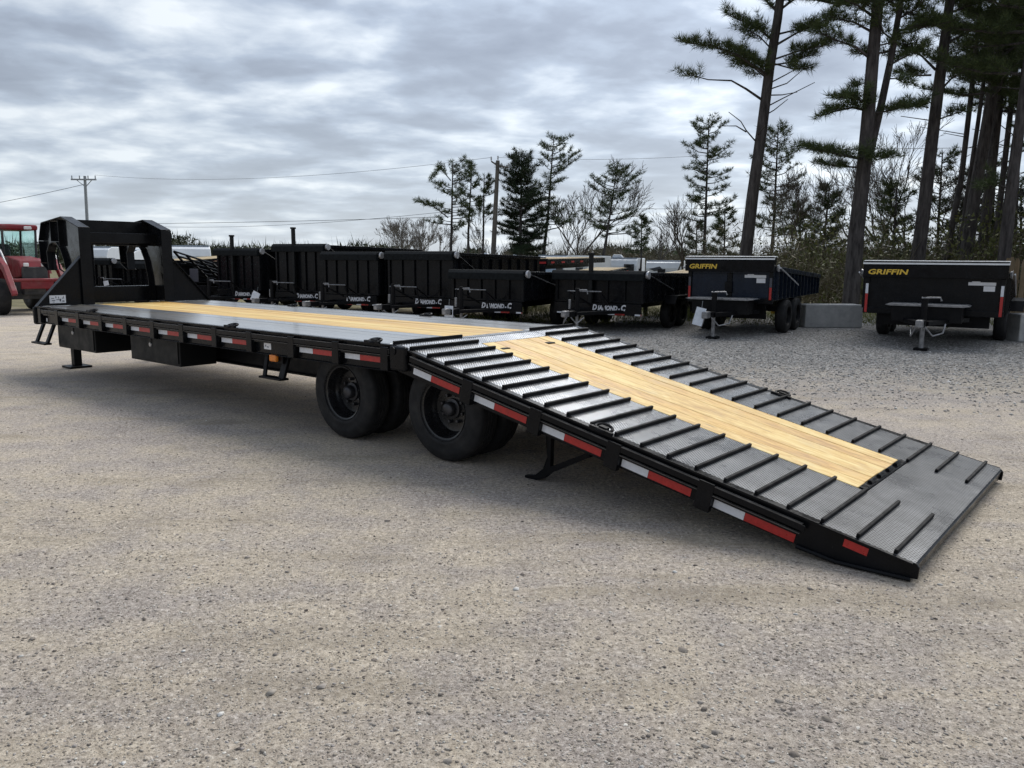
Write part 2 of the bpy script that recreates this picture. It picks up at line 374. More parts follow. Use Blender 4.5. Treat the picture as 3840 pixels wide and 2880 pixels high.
def empty(name, loc, rz=0.0, label=None, cat=None, group=None):
    o = bpy.data.objects.new(name, None); COL.objects.link(o); o.location = loc; o.rotation_euler = (0, 0, rz); o.empty_display_size = 0.3
    return tag(o, label, cat, group)

def lettering(name, runs, mat, parent, M, extrude=0.003, shear=0.0, bold=0.0, squash=1.0):
    """flat print: runs = [(text, size)], laid out along local x; M places it (text in x,z plane facing -y)"""
    verts, faces = [], []; x = 0.0
    for txt, size in runs:
        cu = bpy.data.curves.new('print', 'FONT'); cu.body = txt; cu.size = size; cu.extrude = extrude; cu.shear = shear; cu.offset = bold; cu.resolution_u = 2
        ob = bpy.data.objects.new('print', cu); COL.objects.link(ob)
        dg = bpy.context.evaluated_depsgraph_get(); me = bpy.data.meshes.new_from_object(ob.evaluated_get(dg))
        o = len(verts); xs = [v.co.x for v in me.vertices] or [0]
        verts += [(v.co.x * squash + x, -v.co.z, v.co.y) for v in me.vertices]; faces += [tuple(i + o for i in p.vertices) for p in me.polygons]
        x += (max(xs)) * squash + size * 0.10
        bpy.data.objects.remove(ob); bpy.data.curves.remove(cu); bpy.data.meshes.remove(me)
    mb = MB(); mb.add(verts, faces, M); return mb.build(name, mat, parent)

def np_mesh(name, verts, tris, mat, parent=None, tones=None):
    """big triangle soup from numpy arrays, with an optional per-vertex tone"""
    me = bpy.data.meshes.new(name); nv, nf = len(verts), len(tris)
    me.vertices.add(nv); me.vertices.foreach_set('co', np.asarray(verts, np.float32).ravel())
    me.loops.add(nf * 3); me.loops.foreach_set('vertex_index', np.asarray(tris, np.int32).ravel())
    me.polygons.add(nf); me.polygons.foreach_set('loop_start', np.arange(0, nf * 3, 3, dtype=np.int32))
    me.update(calc_edges=True)
    if tones is not None:
        at_ = me.color_attributes.new('tone', 'FLOAT_COLOR', 'POINT')
        t = np.asarray(tones, np.float32)
        if t.ndim == 1: t = np.repeat(t[:, None], 3, 1)
        at_.data.foreach_set('color', np.concatenate([t, np.ones((nv, 1), np.float32)], 1).ravel())
    me.materials.append(MATS[mat]); return link(name, me, parent)

# ------------------------------------------------------------------ ground
g = MB(); PROF = [(-120, 0), (29, 0), (40, -0.6), (52, -1.1), (64, -1.3), (1500, -1.3)]
g.add([(x, y, z) for (y, z) in PROF for x in (-700, 700)], [(2 * i, 2 * i + 1, 2 * i + 3, 2 * i + 2) for i in range(len(PROF) - 1)])
def ground_z(y):
    return float(np.interp(y, [a for a, b in PROF], [b for a, b in PROF]))
tag(g.build('ground', 'yard_ground'), kind='structure')

# ------------------------------------------------------------------ the long gooseneck trailer
HX, HY, YAW, SP, C0 = -0.9531, 6.4249, 0.691, 0.1976, 0.2702
W, ZD, LEN, RL, ZT = 2.59, 0.95, 7.35, 4.016, 0.106
SN = (ZD - ZT) / RL; CS = math.sqrt(1 - SN * SN)
RM = Matrix(((CS, 0, SN, 0), (0, 1, 0, 0), (-SN, 0, CS, ZD), (0, 0, 0, 1)))     # ramp frame: along, across, normal
T = empty('gooseneck_trailer', (HX, HY, 0), -YAW, 'long black gooseneck flatbed trailer with pine deck strip and lowered ramp tail', 'trailer')

def pbox(name, a, b, mat, M=None, bevel=0.004, parent=T):
    return MB().box(a, b, M).build(name, mat, parent, bevel)

def copy_part(src, parent=T, **kw):
    c = src.copy(); COL.objects.link(c); c.parent = parent
    for k, v in kw.items(): setattr(c, k, v)
    return c

# frame under the deck
for v0 in (0.66, 1.83):
    mb = MB(); mb.box((-LEN + 0.1, v0, 0.72), (0.0, v0 + 0.12, 0.735)); mb.box((-LEN + 0.1, v0 + 0.052, 0.44), (0.0, v0 + 0.068, 0.72)); mb.box((-LEN + 0.1, v0, 0.425), (0.0, v0 + 0.12, 0.44))
    mb.build('main_beam', 'black_frame', T)
cm = None
for i in range(18):
    u = -7.1 + i * 0.41
    if cm is None: cm = MB().box((-0.03, 0.07, 0.74), (0.03, W - 0.07, 0.895)).build('crossmember', 'black_frame', T); cm.location.x = u
    else: copy_part(cm, location=(u, 0, 0))
pbox('front_beam', (-LEN - 0.03, 0.0, 0.70), (-LEN + 0.06, W, 0.945), 'black_frame', bevel=0.03)

# side rails, rub rails and stake pockets
def side(v, o):
    """v: outer edge, o: +1 when the deck lies towards larger v"""
    def b(a0, a1, z0, z1, u0, u1): return ((u0, min(v + o * a0, v + o * a1), z0), (u1, max(v + o * a0, v + o * a1), z1))
    mb = MB(); mb.box(*b(0.045, 0.06, 0.735, 0.935, -LEN + 0.06, 0)); mb.box(*b(0.022, 0.075, 0.935, 0.951, -LEN + 0.06, 0)); mb.box(*b(0.018, 0.06, 0.728, 0.7345, -LEN + 0.06, 0))
    mb.build('side_rail', 'black_paint', T, 0.003)
    MB().box(*b(-0.002, 0.011, 0.872, 0.912, -LEN + 0.2, -0.05)).build('rub_rail', 'black_paint', T, 0.003)
    MB().box(*b(0.012, 0.022, 0.84, 0.86, -LEN + 0.2, -0.05)).build('rub_rail', 'black_paint', T, 0.003)
    for n0, n1 in ((0.9125, 0.916), (0.861, 0.864)): MB().box(*b(-0.003, 0.02, n0, n1, -LEN + 0.2, -0.06)).build('edge_highlight', 'highlight_steel', T)  # thin pale strips painted in for sky light caught on the rail edges
    for u in (-7.12, -6.56, -5.915, -5.275, -4.63, -3.98, -3.345, -2.69, -2.06, -1.385, -0.74, -0.11):
        MB().box(*b(-0.006, 0.044, 0.738, 0.93, u - 0.05, u + 0.04)).build('stake_pocket', 'black_paint', T, 0.004)
    poly = [(0.0, 0.946), (3.92, 0.104), (3.935, 0.085), (3.93, 0.022), (3.52, 0.012), (0.06, 0.725), (0.0, 0.735)]
    MB().prism(poly, 'y', *sorted((v + o * 0.04, v + o * 0.058))).build('ramp_side', 'black_paint', T, 0.003)
    def rb(a0, a1, n0, n1, t0, t1): return ((t0, min(v + o * a0, v + o * a1), n0), (t1, max(v + o * a0, v + o * a1), n1))
    MB().box(*rb(0.018, 0.075, -0.013, 0.003, 0.0, 3.5), RM).build('edge_flange', 'black_paint', T, 0.003)
    MB().box(*rb(-0.002, 0.011, -0.074, -0.036, 0.2, 3.44), RM).build('rub_rail', 'black_paint', T, 0.003)
    MB().box(*rb(0.012, 0.022, -0.112, -0.094, 0.2, 3.40), RM).build('rub_rail', 'black_paint', T, 0.003)
    for n0, n1 in ((-0.0355, -0.031), (-0.0935, -0.09)): MB().box(*rb(-0.003, 0.02, n0, n1, 0.2, 3.42), RM).build('edge_highlight', 'highlight_steel', T)  # same painted sky highlight along the ramp rails
    MB().box(*rb(0.015, 0.0395, -0.01, 0.0, 3.5, RL - 0.02), RM).build('edge_flange', 'black_paint', T, 0.002)
    MB().tube([(3.3, v + o * 0.03, 0.055), (3.52, v + o * 0.03, 0.018), (3.9, v + o * 0.03, 0.018)], 0.012, 6).build('skid_bar', 'black_paint', T)
    for t in (0.845, 1.505, 2.165, 2.835):
        MB().box(*rb(-0.006, 0.0395, -0.205, -0.022, t - 0.06, t + 0.045), RM).build('stake_pocket', 'black_paint', T, 0.004)
    MB().box(*b(-0.004, 0.04, 0.745, 0.945, -0.055, 0.14)).build('hinge_plate', 'black_paint', T, 0.02)
    MB().tube([(0.0, v - o * 0.012, 0.905), (0.0, v + o * 0.12, 0.905)], 0.032, 14).build('hinge_pin', 'black_frame', T, 0, True)
    # reflective tape: white then red, in pairs
    f0, f1 = sorted((v + o * 0.0435, v + o * 0.045))
    for u in (-6.507, -5.862, -5.234, -4.577, -3.927, -3.298, -2.628, -1.317, -0.668):
        MB().box((u, f0, 0.789), (u + 0.195, f1, 0.839)).build('reflective_tape', 'tape_white', T)
        MB().box((u + 0.197, f0, 0.789), (u + 0.49, f1, 0.839)).build('reflective_tape', 'tape_red', T)
    f0, f1 = sorted((v + o * 0.0375, v + o * 0.039))
    for u in (0.254, 0.907, 1.542, 2.202, 2.853):
        t = u / CS
        MB().box((t - 0.035, f0, -0.172), (t + 0.165, f1, -0.120), RM).build('reflective_tape', 'tape_white', T)
        MB().box((t + 0.167, f0, -0.172), (t + 0.475, f1, -0.120), RM).build('reflective_tape', 'tape_red', T)
    MB().box((3.645, f0, -0.072), (3.775, f1, -0.028), RM).build('reflective_tape', 'tape_red', T)
side(0.0, 1); side(W, -1)

# decking: dark boards along both sides of the main deck, pine down the middle
def boards(name, mat, v0, v1, n, u0, u1, z0, z1, M=None, gap=0.005, jit=0.002):
    w = (v1 - v0) / n
    for i in range(n):
        dz = random.uniform(-jit, jit)
        MB().box((u0 + random.uniform(0, 0.006), v0 + i * w + gap / 2, z0), (u1 - random.uniform(0, 0.006), v0 + (i + 1) * w - gap / 2, z1 + dz), M).build(name, mat, T, 0.004)
boards('deck_board', 'dark_board', 0.08, 0.848, 4, -LEN + 0.06, -0.13, 0.91, ZD)
boards('deck_board', 'pine_wood', 0.852, 1.838, 6, -LEN + 0.06, -0.13, 0.91, ZD)
boards('deck_board', 'dark_board', 1.842, W - 0.08, 4, -LEN + 0.06, -0.13, 0.91, ZD)
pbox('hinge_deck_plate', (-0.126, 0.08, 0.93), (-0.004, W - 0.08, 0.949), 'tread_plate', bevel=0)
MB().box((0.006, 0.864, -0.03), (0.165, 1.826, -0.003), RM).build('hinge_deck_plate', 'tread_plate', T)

# ramp: tread plates, cleats and pine boards
CT = [SP * (i - C0) for i in range(21)]
boards('ramp_board', 'pine_wood', 0.872, 1.818, 6, 0.172, 3.45, -0.04, 0.0, RM)
for v0, v1 in ((0.078, 0.866), (1.824, W - 0.078)):
    e = [0.006] + CT[1:18] + [3.505]
    for a, b in zip(e[:-1], e[1:]):
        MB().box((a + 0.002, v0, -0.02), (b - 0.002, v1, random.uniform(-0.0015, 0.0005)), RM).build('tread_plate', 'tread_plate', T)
MB().prism([(3.509, -0.03), (3.509, -0.0045), (RL - 0.012, -0.0045), (RL, -0.010), (RL, -0.07), (RL - 0.03, -0.078)], 'y', 0.0405, W - 0.0405, RM).build('tail_nose', 'black_paint', T, 0.003)
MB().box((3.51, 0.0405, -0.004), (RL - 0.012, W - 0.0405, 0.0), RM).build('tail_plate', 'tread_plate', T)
MB().box((3.455, 0.872, -0.035), (3.505, 1.818, 0.012), RM).build('board_stop', 'black_paint', T, 0.006)
for v in (1.05, 1.25, 1.45, 1.64):
    MB().tube([(3.48, v - 0.05, 0.018), (3.48, v + 0.05, 0.018)], 0.016, 8, RM).build('hinge_knuckle', 'black_paint', T, 0, True)
for i, t in enumerate(CT):
    for a, b in ((0.047, 0.858), (1.83, W - 0.047)):
        if i == 0:
            pbox('cleat', (t - 0.011, a, ZD - 0.001), (t + 0.011, b, ZD + 0.028), 'cleat_black', bevel=0.004)
        else:
            h = 0.029 - 0.004 * max(0, i - 10) / 10
            MB().box((t - 0.010, a, 0.0), (t + 0.010, b, h), RM).build('cleat', 'cleat_black', T, 0.004)
# structure under the ramp
for v in (0.66, 1.83):
    MB().prism([(0.0, 0.88), (3.85, 0.055), (3.5, 0.022), (0.06, 0.66)], 'y', v, v + 0.08).build('ramp_beam', 'black_frame', T)
cmr = None
for t in (0.4, 0.9, 1.4, 1.9, 2.4, 2.9, 3.3):
    e_ = 0.8 if t < 0.8 else 0.06
    MB().box((t - 0.03, e_, -0.15), (t + 0.03, W - e_, -0.045), RM).build('crossmember', 'black_frame', T)

# tie-down rings
def ring(u, v, M=None, z=ZD):
    mb = MB(); X = (M or Matrix.Identity(4)) @ Matrix.Translation((u, v, 0 if M else z))
    pts = [(0.062 * math.cos(a), 0.045 * math.sin(a), 0.018 + 0.012 * math.sin(a)) for a in [2 * math.pi * k / 18 for k in range(19)]]
    mb.tube(pts, 0.011, 8, X); mb.box((-0.03, -0.02, 0.0), (0.03, 0.02, 0.03), X); mb.box((-0.09, -0.045, 0.0), (0.09, -0.02, 0.02), X)
    mb.build('tie_down_ring', 'black_frame', T, 0, True)
ring(2.02, 0.06, RM); ring(2.27, W - 0.055, RM); ring(-2.44, 0.06); ring(-2.2, W - 0.06); ring(-0.28, 0.05); ring(-4.9, W - 0.06); ring(-5.6, 0.06)

# gooseneck: two web frames with flanges, cross panels and corner gussets
NECK = [(-7.22, 0.952), (-7.22, 2.03), (-7.78, 2.19), (-8.50, 2.12), (-8.63, 1.86), (-8.60, 1.53), (-8.40, 1.43), (-8.42, 1.70), (-8.32, 1.81), (-8.20, 1.845), (-8.06, 1.84), (-7.93, 1.75), (-7.82, 1.58), (-7.74, 1.30), (-7.70, 0.952)]
def flange(poly, idx, v0, v1, th=0.014):
    mb = MB()
    for a, b in idx:
        p, q = Vector((poly[a][0], 0, poly[a][1])), Vector((poly[b][0], 0, poly[b][1])); d = (q - p).normalized(); n = Vector((-d.z, 0, d.x)) * th
        c = [p - n * 0.02, q - n * 0.02, q + n, p + n]
        mb.add([(x.x, v0, x.z) for x in c] + [(x.x, v1, x.z) for x in c], [(0, 1, 2, 3), (7, 6, 5, 4), (0, 4, 5, 1), (1, 5, 6, 2), (2, 6, 7, 3), (3, 7, 4, 0)])
    return mb
for v in (0.70, 1.90):
    nk = MB().prism(NECK, 'y', v - 0.008, v + 0.008).build('neck_web', 'gloss_black', T)
    flange(NECK, [(1, 0), (2, 1), (3, 2), (4, 3), (5, 4), (6, 5)], v - 0.08, v + 0.08).build('neck_flange', 'black_paint', T, 0.004)
    flange(NECK, [(k + 1, k) for k in range(6, 14)], v - 0.06, v + 0.06, 0.012).build('neck_flange', 'black_paint', T)
    for uu, za, zb in ((-8.2, 1.85, 2.14), (-7.92, 1.78, 2.16)):
        pbox('neck_rib', (uu - 0.006, v - 0.07, za), (uu + 0.006, v + 0.07, zb), 'black_paint')
pbox('cross_panel', (-7.80, 0.712, 1.80), (-7.765, 1.888, 2.165), 'black_paint', bevel=0.008)
pbox('cross_panel', (-7.50, 0.712, 1.83), (-7.49, 1.888, 1.98), 'black_paint', bevel=0.006)
pbox('cross_beam', (-7.72, 0.712, 0.952), (-7.60, 1.888, 1.19), 'black_paint', bevel=0.01)
pbox('cross_beam', (-8.58, 0.712, 1.90), (-8.44, 1.888, 2.08), 'black_paint', bevel=0.01)
MB().tube([(-8.50, 1.295, 2.05), (-8.50, 1.295, 0.98)], 0.062, 16).build('coupler_tube', 'black_paint', T, 0, True)
MB().lathe([(0.0, 0), (0.085, 0), (0.105, 0.03), (0.105, 0.14), (0.075, 0.16), (0, 0.16)], 18, Matrix.Translation((-8.50, 1.295, 1.0)) @ Matrix.Rotation(R(90), 4, 'X')).build('coupler', 'black_frame', T, 0, True)
for k, (uu, vv) in enumerate(((-8.36, 0.80), (-8.30, 0.95), (-8.42, 1.1))):
    MB().tube([(uu, vv, 1.82), (uu + 0.06, vv - 0.06, 1.62), (uu + 0.10, vv - 0.05, 1.44), (uu + 0.22, vv - 0.02, 1.38), (uu + 0.33, vv, 1.50), (uu + 0.38, vv, 1.8)], 0.013 + 0.004 * k, 7).build('hose', 'black_frame', T, 0, True)
for (va, vb, vc) in ((0.02, 0.655, 0.69), (W - 0.02, W - 0.655, 1.91)):
    MB().prism([(va, 0.953), (vb, 1.64), (vc, 1.64), (vc, 0.953)], 'x', -7.26, -7.248).build('corner_gusset', 'black_paint', T)
    s_ = 1 if va < 1 else -1
    MB().prism([(va - 0.012 * s_, 0.953), (vb - 0.012 * s_, 1.65), (vb + 0.004 * s_, 1.65), (va + 0.004 * s_, 0.953)], 'x', -7.30, -7.20).build('gusset_edge', 'black_paint', T)
# warning placard on the near gusset, small print unreadable at this size
pl = pbox('placard', (-7.245, 0.185, 0.985), (-7.240, 0.40, 1.095), 'sticker_white', bevel=0.004)
mk = MB()
for (a, b, c, d) in ((0.21, 1.05, 0.245, 1.058), (0.215, 1.02, 0.26, 1.03), (0.265, 1.055, 0.275, 1.08), (0.275, 1.03, 0.31, 1.038), (0.30, 1.048, 0.308, 1.075), (0.315, 1.01, 0.335, 1.045), (0.345, 1.05, 0.375, 1.058), (0.365, 1.06, 0.372, 1.08), (0.35, 1.005, 0.38, 1.02), (0.225, 1.0, 0.25, 1.006)):
    mk.box((-7.2395, a, b), (-7.2385, c, d))
mk.build('placard_print', 'sticker_grey', pl)
pbox('warning_sticker', (-7.02, 0.0425, 0.755), (-6.985, 0.0445, 0.80), 'sticker_white', bevel=0)
for v in (1.24, 1.60):
    MB().lathe([(0, -0.006), (0.022, -0.006), (0.026, 0), (0.026, 0.012), (0, 0.012)], 14, Matrix.Translation((-7.758, v, 1.90)) @ Matrix.Rotation(R(90), 4, 'Z')).build('marker_lamp', 'lamp_white', T, 0, True)

# landing legs, steps, tool boxes
for v in (0.62, 1.85):
    lg = MB(); lg.box((-7.78, v, 0.03), (-7.67, v + 0.11, 0.94)); lg.build('landing_leg', 'black_frame', T, 0.006)
    MB().box((-7.88, v - 0.10, 0.002), (-7.57, v + 0.21, 0.03)).build('leg_foot', 'black_frame', T, 0.006)
def bar(mb, p, q, w, h):
    p, q = Vector(p), Vector(q); d = (q - p); l = d.length; d.normalize(); x = Vector((1, 0, 0)); y = d.cross(x).normalized(); x = y.cross(d).normalized()
    Mx = Matrix(((x.x, y.x, d.x, p.x), (x.y, y.y, d.y, p.y), (x.z, y.z, d.z, p.z), (0, 0, 0, 1)))
    mb.box((-w / 2, -h / 2, 0), (w / 2, h / 2, l), Mx)
st = MB(); bar(st, (-7.45, 0.20, 0.78), (-7.45, 0.06, 0.45), 0.075, 0.03); bar(st, (-7.10, 0.20, 0.78), (-7.10, 0.06, 0.45), 0.075, 0.03)
st.box((-7.50, 0.0, 0.43), (-7.05, 0.10, 0.455)); st.box((-7.50, 0.15, 0.72), (-7.05, 0.26, 0.78)); st.build('boarding_step', 'black_frame', T, 0.004)
st = MB(); bar(st, (-1.93, 0.12, 0.76), (-1.90, 0.05, 0.51), 0.05, 0.02); bar(st, (-1.60, 0.12, 0.76), (-1.62, 0.05, 0.51), 0.085, 0.03)
st.box((-1.93, 0.0, 0.497), (-1.58, 0.10, 0.517)); st.build('boarding_step', 'black_frame', T, 0.004)
pbox('lamp_bracket', (-1.79, 0.052, 0.655), (-1.60, 0.075, 0.745), 'black_frame')
lm = pbox('side_lamp', (-1.765, 0.012, 0.668), (-1.655, 0.052, 0.735), 'amber_plastic', bevel=0.014)
ks = pbox('load_sticker', (-1.88, 0.0425, 0.775), (-1.765, 0.0445, 0.845), 'sticker_white', bevel=0)
mk = MB(); mk.prism([(-1.868, 0.80), (-1.845, 0.822), (-1.845, 0.80)], 'y', 0.0415, 0.0422); mk.box((-1.835, 0.0415, 0.795), (-1.80, 0.0422, 0.802)); mk.build('sticker_print', 'sticker_grey', ks)
MB().tube([(0.05, 0.09, 0.765), (0.17, 0.09, 0.755)], 0.018, 12).build('marker_lamp', 'lamp_white', T, 0, True)
for (u0, u1, v1, z0) in ((-6.975, -5.83, 0.66, 0.405), (-4.865, -3.70, 0.60, 0.42)):
    tb = pbox('tool_box', (u0, 0.16, z0), (u1, v1, 0.7275), 'black_satin', bevel=0.008)
    dr = pbox('door', (u0 + 0.03, 0.148, z0 + 0.03), (u1 - 0.03, 0.159, 0.715), 'black_satin', bevel=0.004, parent=tb)
    uc = u0 + 0.45 * (u1 - u0)
    MB().lathe([(0, -0.012), (0.024, -0.01), (0.03, 0.0), (0.03, 0.004), (0, 0.004)], 14, Matrix.Translation((uc, 0.147, 0.63))).build('latch', 'bare_steel', tb, 0, True)
    MB().lathe([(0, -0.006), (0.035, -0.006), (0.04, 0.003), (0, 0.003)], 16, Matrix.Translation((uc, 0.147, 0.67))).build('latch', 'black_frame', tb, 0, True)

# tandem dual wheels
TYRE = [(0.262, 0.016), (0.285, 0.002), (0.31, 0.0), (0.318, 0.004), (0.36, -0.004), (0.40, 0.004), (0.408, 0.010), (0.43, 0.016), (0.447, 0.034), (0.455, 0.055),
        (0.455, 0.082), (0.446, 0.085), (0.446, 0.093), (0.455, 0.096), (0.455, 0.120), (0.446, 0.123), (0.446, 0.131), (0.455, 0.134), (0.455, 0.158), (0.446, 0.161), (0.446, 0.169), (0.455, 0.172),
        (0.455, 0.198), (0.447, 0.218), (0.43, 0.235), (0.36, 0.25), (0.285, 0.248), (0.262, 0.236)]
RIM = [(0.27, 0.002), (0.272, 0.012), (0.262, 0.018), (0.248, 0.022), (0.238, 0.045), (0.232, 0.10), (0.222, 0.115), (0.205, 0.150), (0.16, 0.158), (0.10, 0.150), (0.0, 0.150)]
HUB = [(0.0, 0.055), (0.045, 0.055), (0.058, 0.065), (0.064, 0.08), (0.064, 0.12), (0.088, 0.125), (0.092, 0.149)]
def make_tyre_mesh():
    mb = MB(); mb.lathe(TYRE, 64, None, True)
    return mb
def make_hub_mesh():
    mb = MB(); mb.lathe(HUB, 24)
    for k in range(8):
        a = 2 * math.pi * k / 8; c = (0.125 * math.cos(a), 0.125 * math.sin(a))
        mb.lathe([(0, 0.118), (0.014, 0.120), (0.017, 0.130), (0.017, 0.158)], 6, Matrix.Translation((c[0], 0, c[1])))
    return mb
wheel0 = bpy.data.objects.new('wheel', None); COL.objects.link(wheel0); wheel0.parent = T
ty = make_tyre_mesh().build('tyre', 'rubber', wheel0, 0, True)
ri = MB().lathe(RIM, 48).build('rim', 'rim_black', wheel0, 0, True)
hb = make_hub_mesh().build('hub', 'bare_steel', wheel0, 0, True); 
simple('hub_steel', (0.05, 0.05, 0.055), 0.4, 0.4, 14, metal=0.6); hb.data.materials[0] = MATS['hub_steel']
RW = 0.427; first = True
for u in (-0.96, 0.315):
    for v, flip in ((0.225, 0), (0.52, 0), (W - 0.225, 1), (W - 0.52, 1)):
        if first: w = wheel0; first = False
        else:
            w = wheel0.copy(); COL.objects.link(w); w.parent = T
            for ch in (ty, ri, hb):
                c = ch.copy(); COL.objects.link(c); c.parent = w
        w.location = (u, v, RW); w.rotation_euler = (0, random.uniform(0, 6), math.pi if flip else 0)
        w.scale = (RW / 0.457,) * 3
    MB().tube([(u, 0.5, RW), (u, W - 0.5, RW)], 0.065, 14).build('axle', 'black_frame', T, 0, True)
    for v in (0.92, W - 1.02):
        pbox('spring_hanger', (u - 0.35, v, 0.42), (u + 0.35, v + 0.10, 0.50), 'black_frame')
        pbox('spring_hanger', (u - 0.06, v, 0.50), (u + 0.06, v + 0.10, 0.88), 'black_frame')
# stabiliser foot and mud flap below the ramp hinge
MB().prism([(1.30, 0.55), (1.345, 0.54), (1.34, 0.20), (1.30, 0.10), (1.22, 0.035), (1.13, 0.022), (1.13, 0.003), (1.24, 0.003), (1.32, 0.035), (1.37, 0.08), (1.72, 0.26), (1.70, 0.29), (1.37, 0.13), (1.375, 0.53)], 'y', 0.29, 0.33).build('stabiliser_foot', 'black_frame', T)

simple('grey_steel', (0.24, 0.24, 0.245), 0.4, 0.4, 14, metal=0.5)
# ------------------------------------------------------------------ trailers parked in the row behind
def front_of(pl, pr, Y, a):
    """centre and width of a front face seen between two photo columns, turned by a from square-on"""
    m_ = at((pl + pr) / 2, 1100, Y); q = at(pr, 1100, Y).x / Y - at(pl, 1100, Y).x / Y
    w = q * Y * Y / (math.cos(a) * Y + math.sin(a) * m_.x); return m_.x, Y, w

TY2 = [(0.20, 0.01), (0.22, 0.0), (0.30, 0.0), (0.335, 0.02), (0.35, 0.05), (0.35, 0.17), (0.335, 0.20), (0.30, 0.22), (0.22, 0.22), (0.20, 0.21)]
RM2 = [(0.205, 0.004), (0.195, 0.02), (0.185, 0.06), (0.12, 0.075), (0.06, 0.04), (0.0, 0.04)]
_ty2 = None
def small_wheel(x, y, parent, outward, r=0.35, rimmat='black_frame'):
    global _ty2
    w = bpy.data.objects.new('wheel', None); COL.objects.link(w); w.parent = parent; w.location = (x, y, r); w.scale = (r / 0.35,) * 3
    w.rotation_euler = (0, 0, -R(90) if outward < 0 else R(90))
    if _ty2 is None:
        a = MB().lathe(TY2, 36, None, True).build('tyre', 'rubber', w, 0, True); b = MB().lathe(RM2, 28).build('rim', rimmat, w, 0, True); _ty2 = (a, b)
    else:
        for s_ in _ty2:
            c = s_.copy(); COL.objects.link(c); c.parent = w
    return w

def bars(name, mat, parent, segs, r=0.02, n=6):
    mb = MB()
    for p, q in segs: mb.tube([p, q], r, n)
    return mb.build(name, mat, parent)

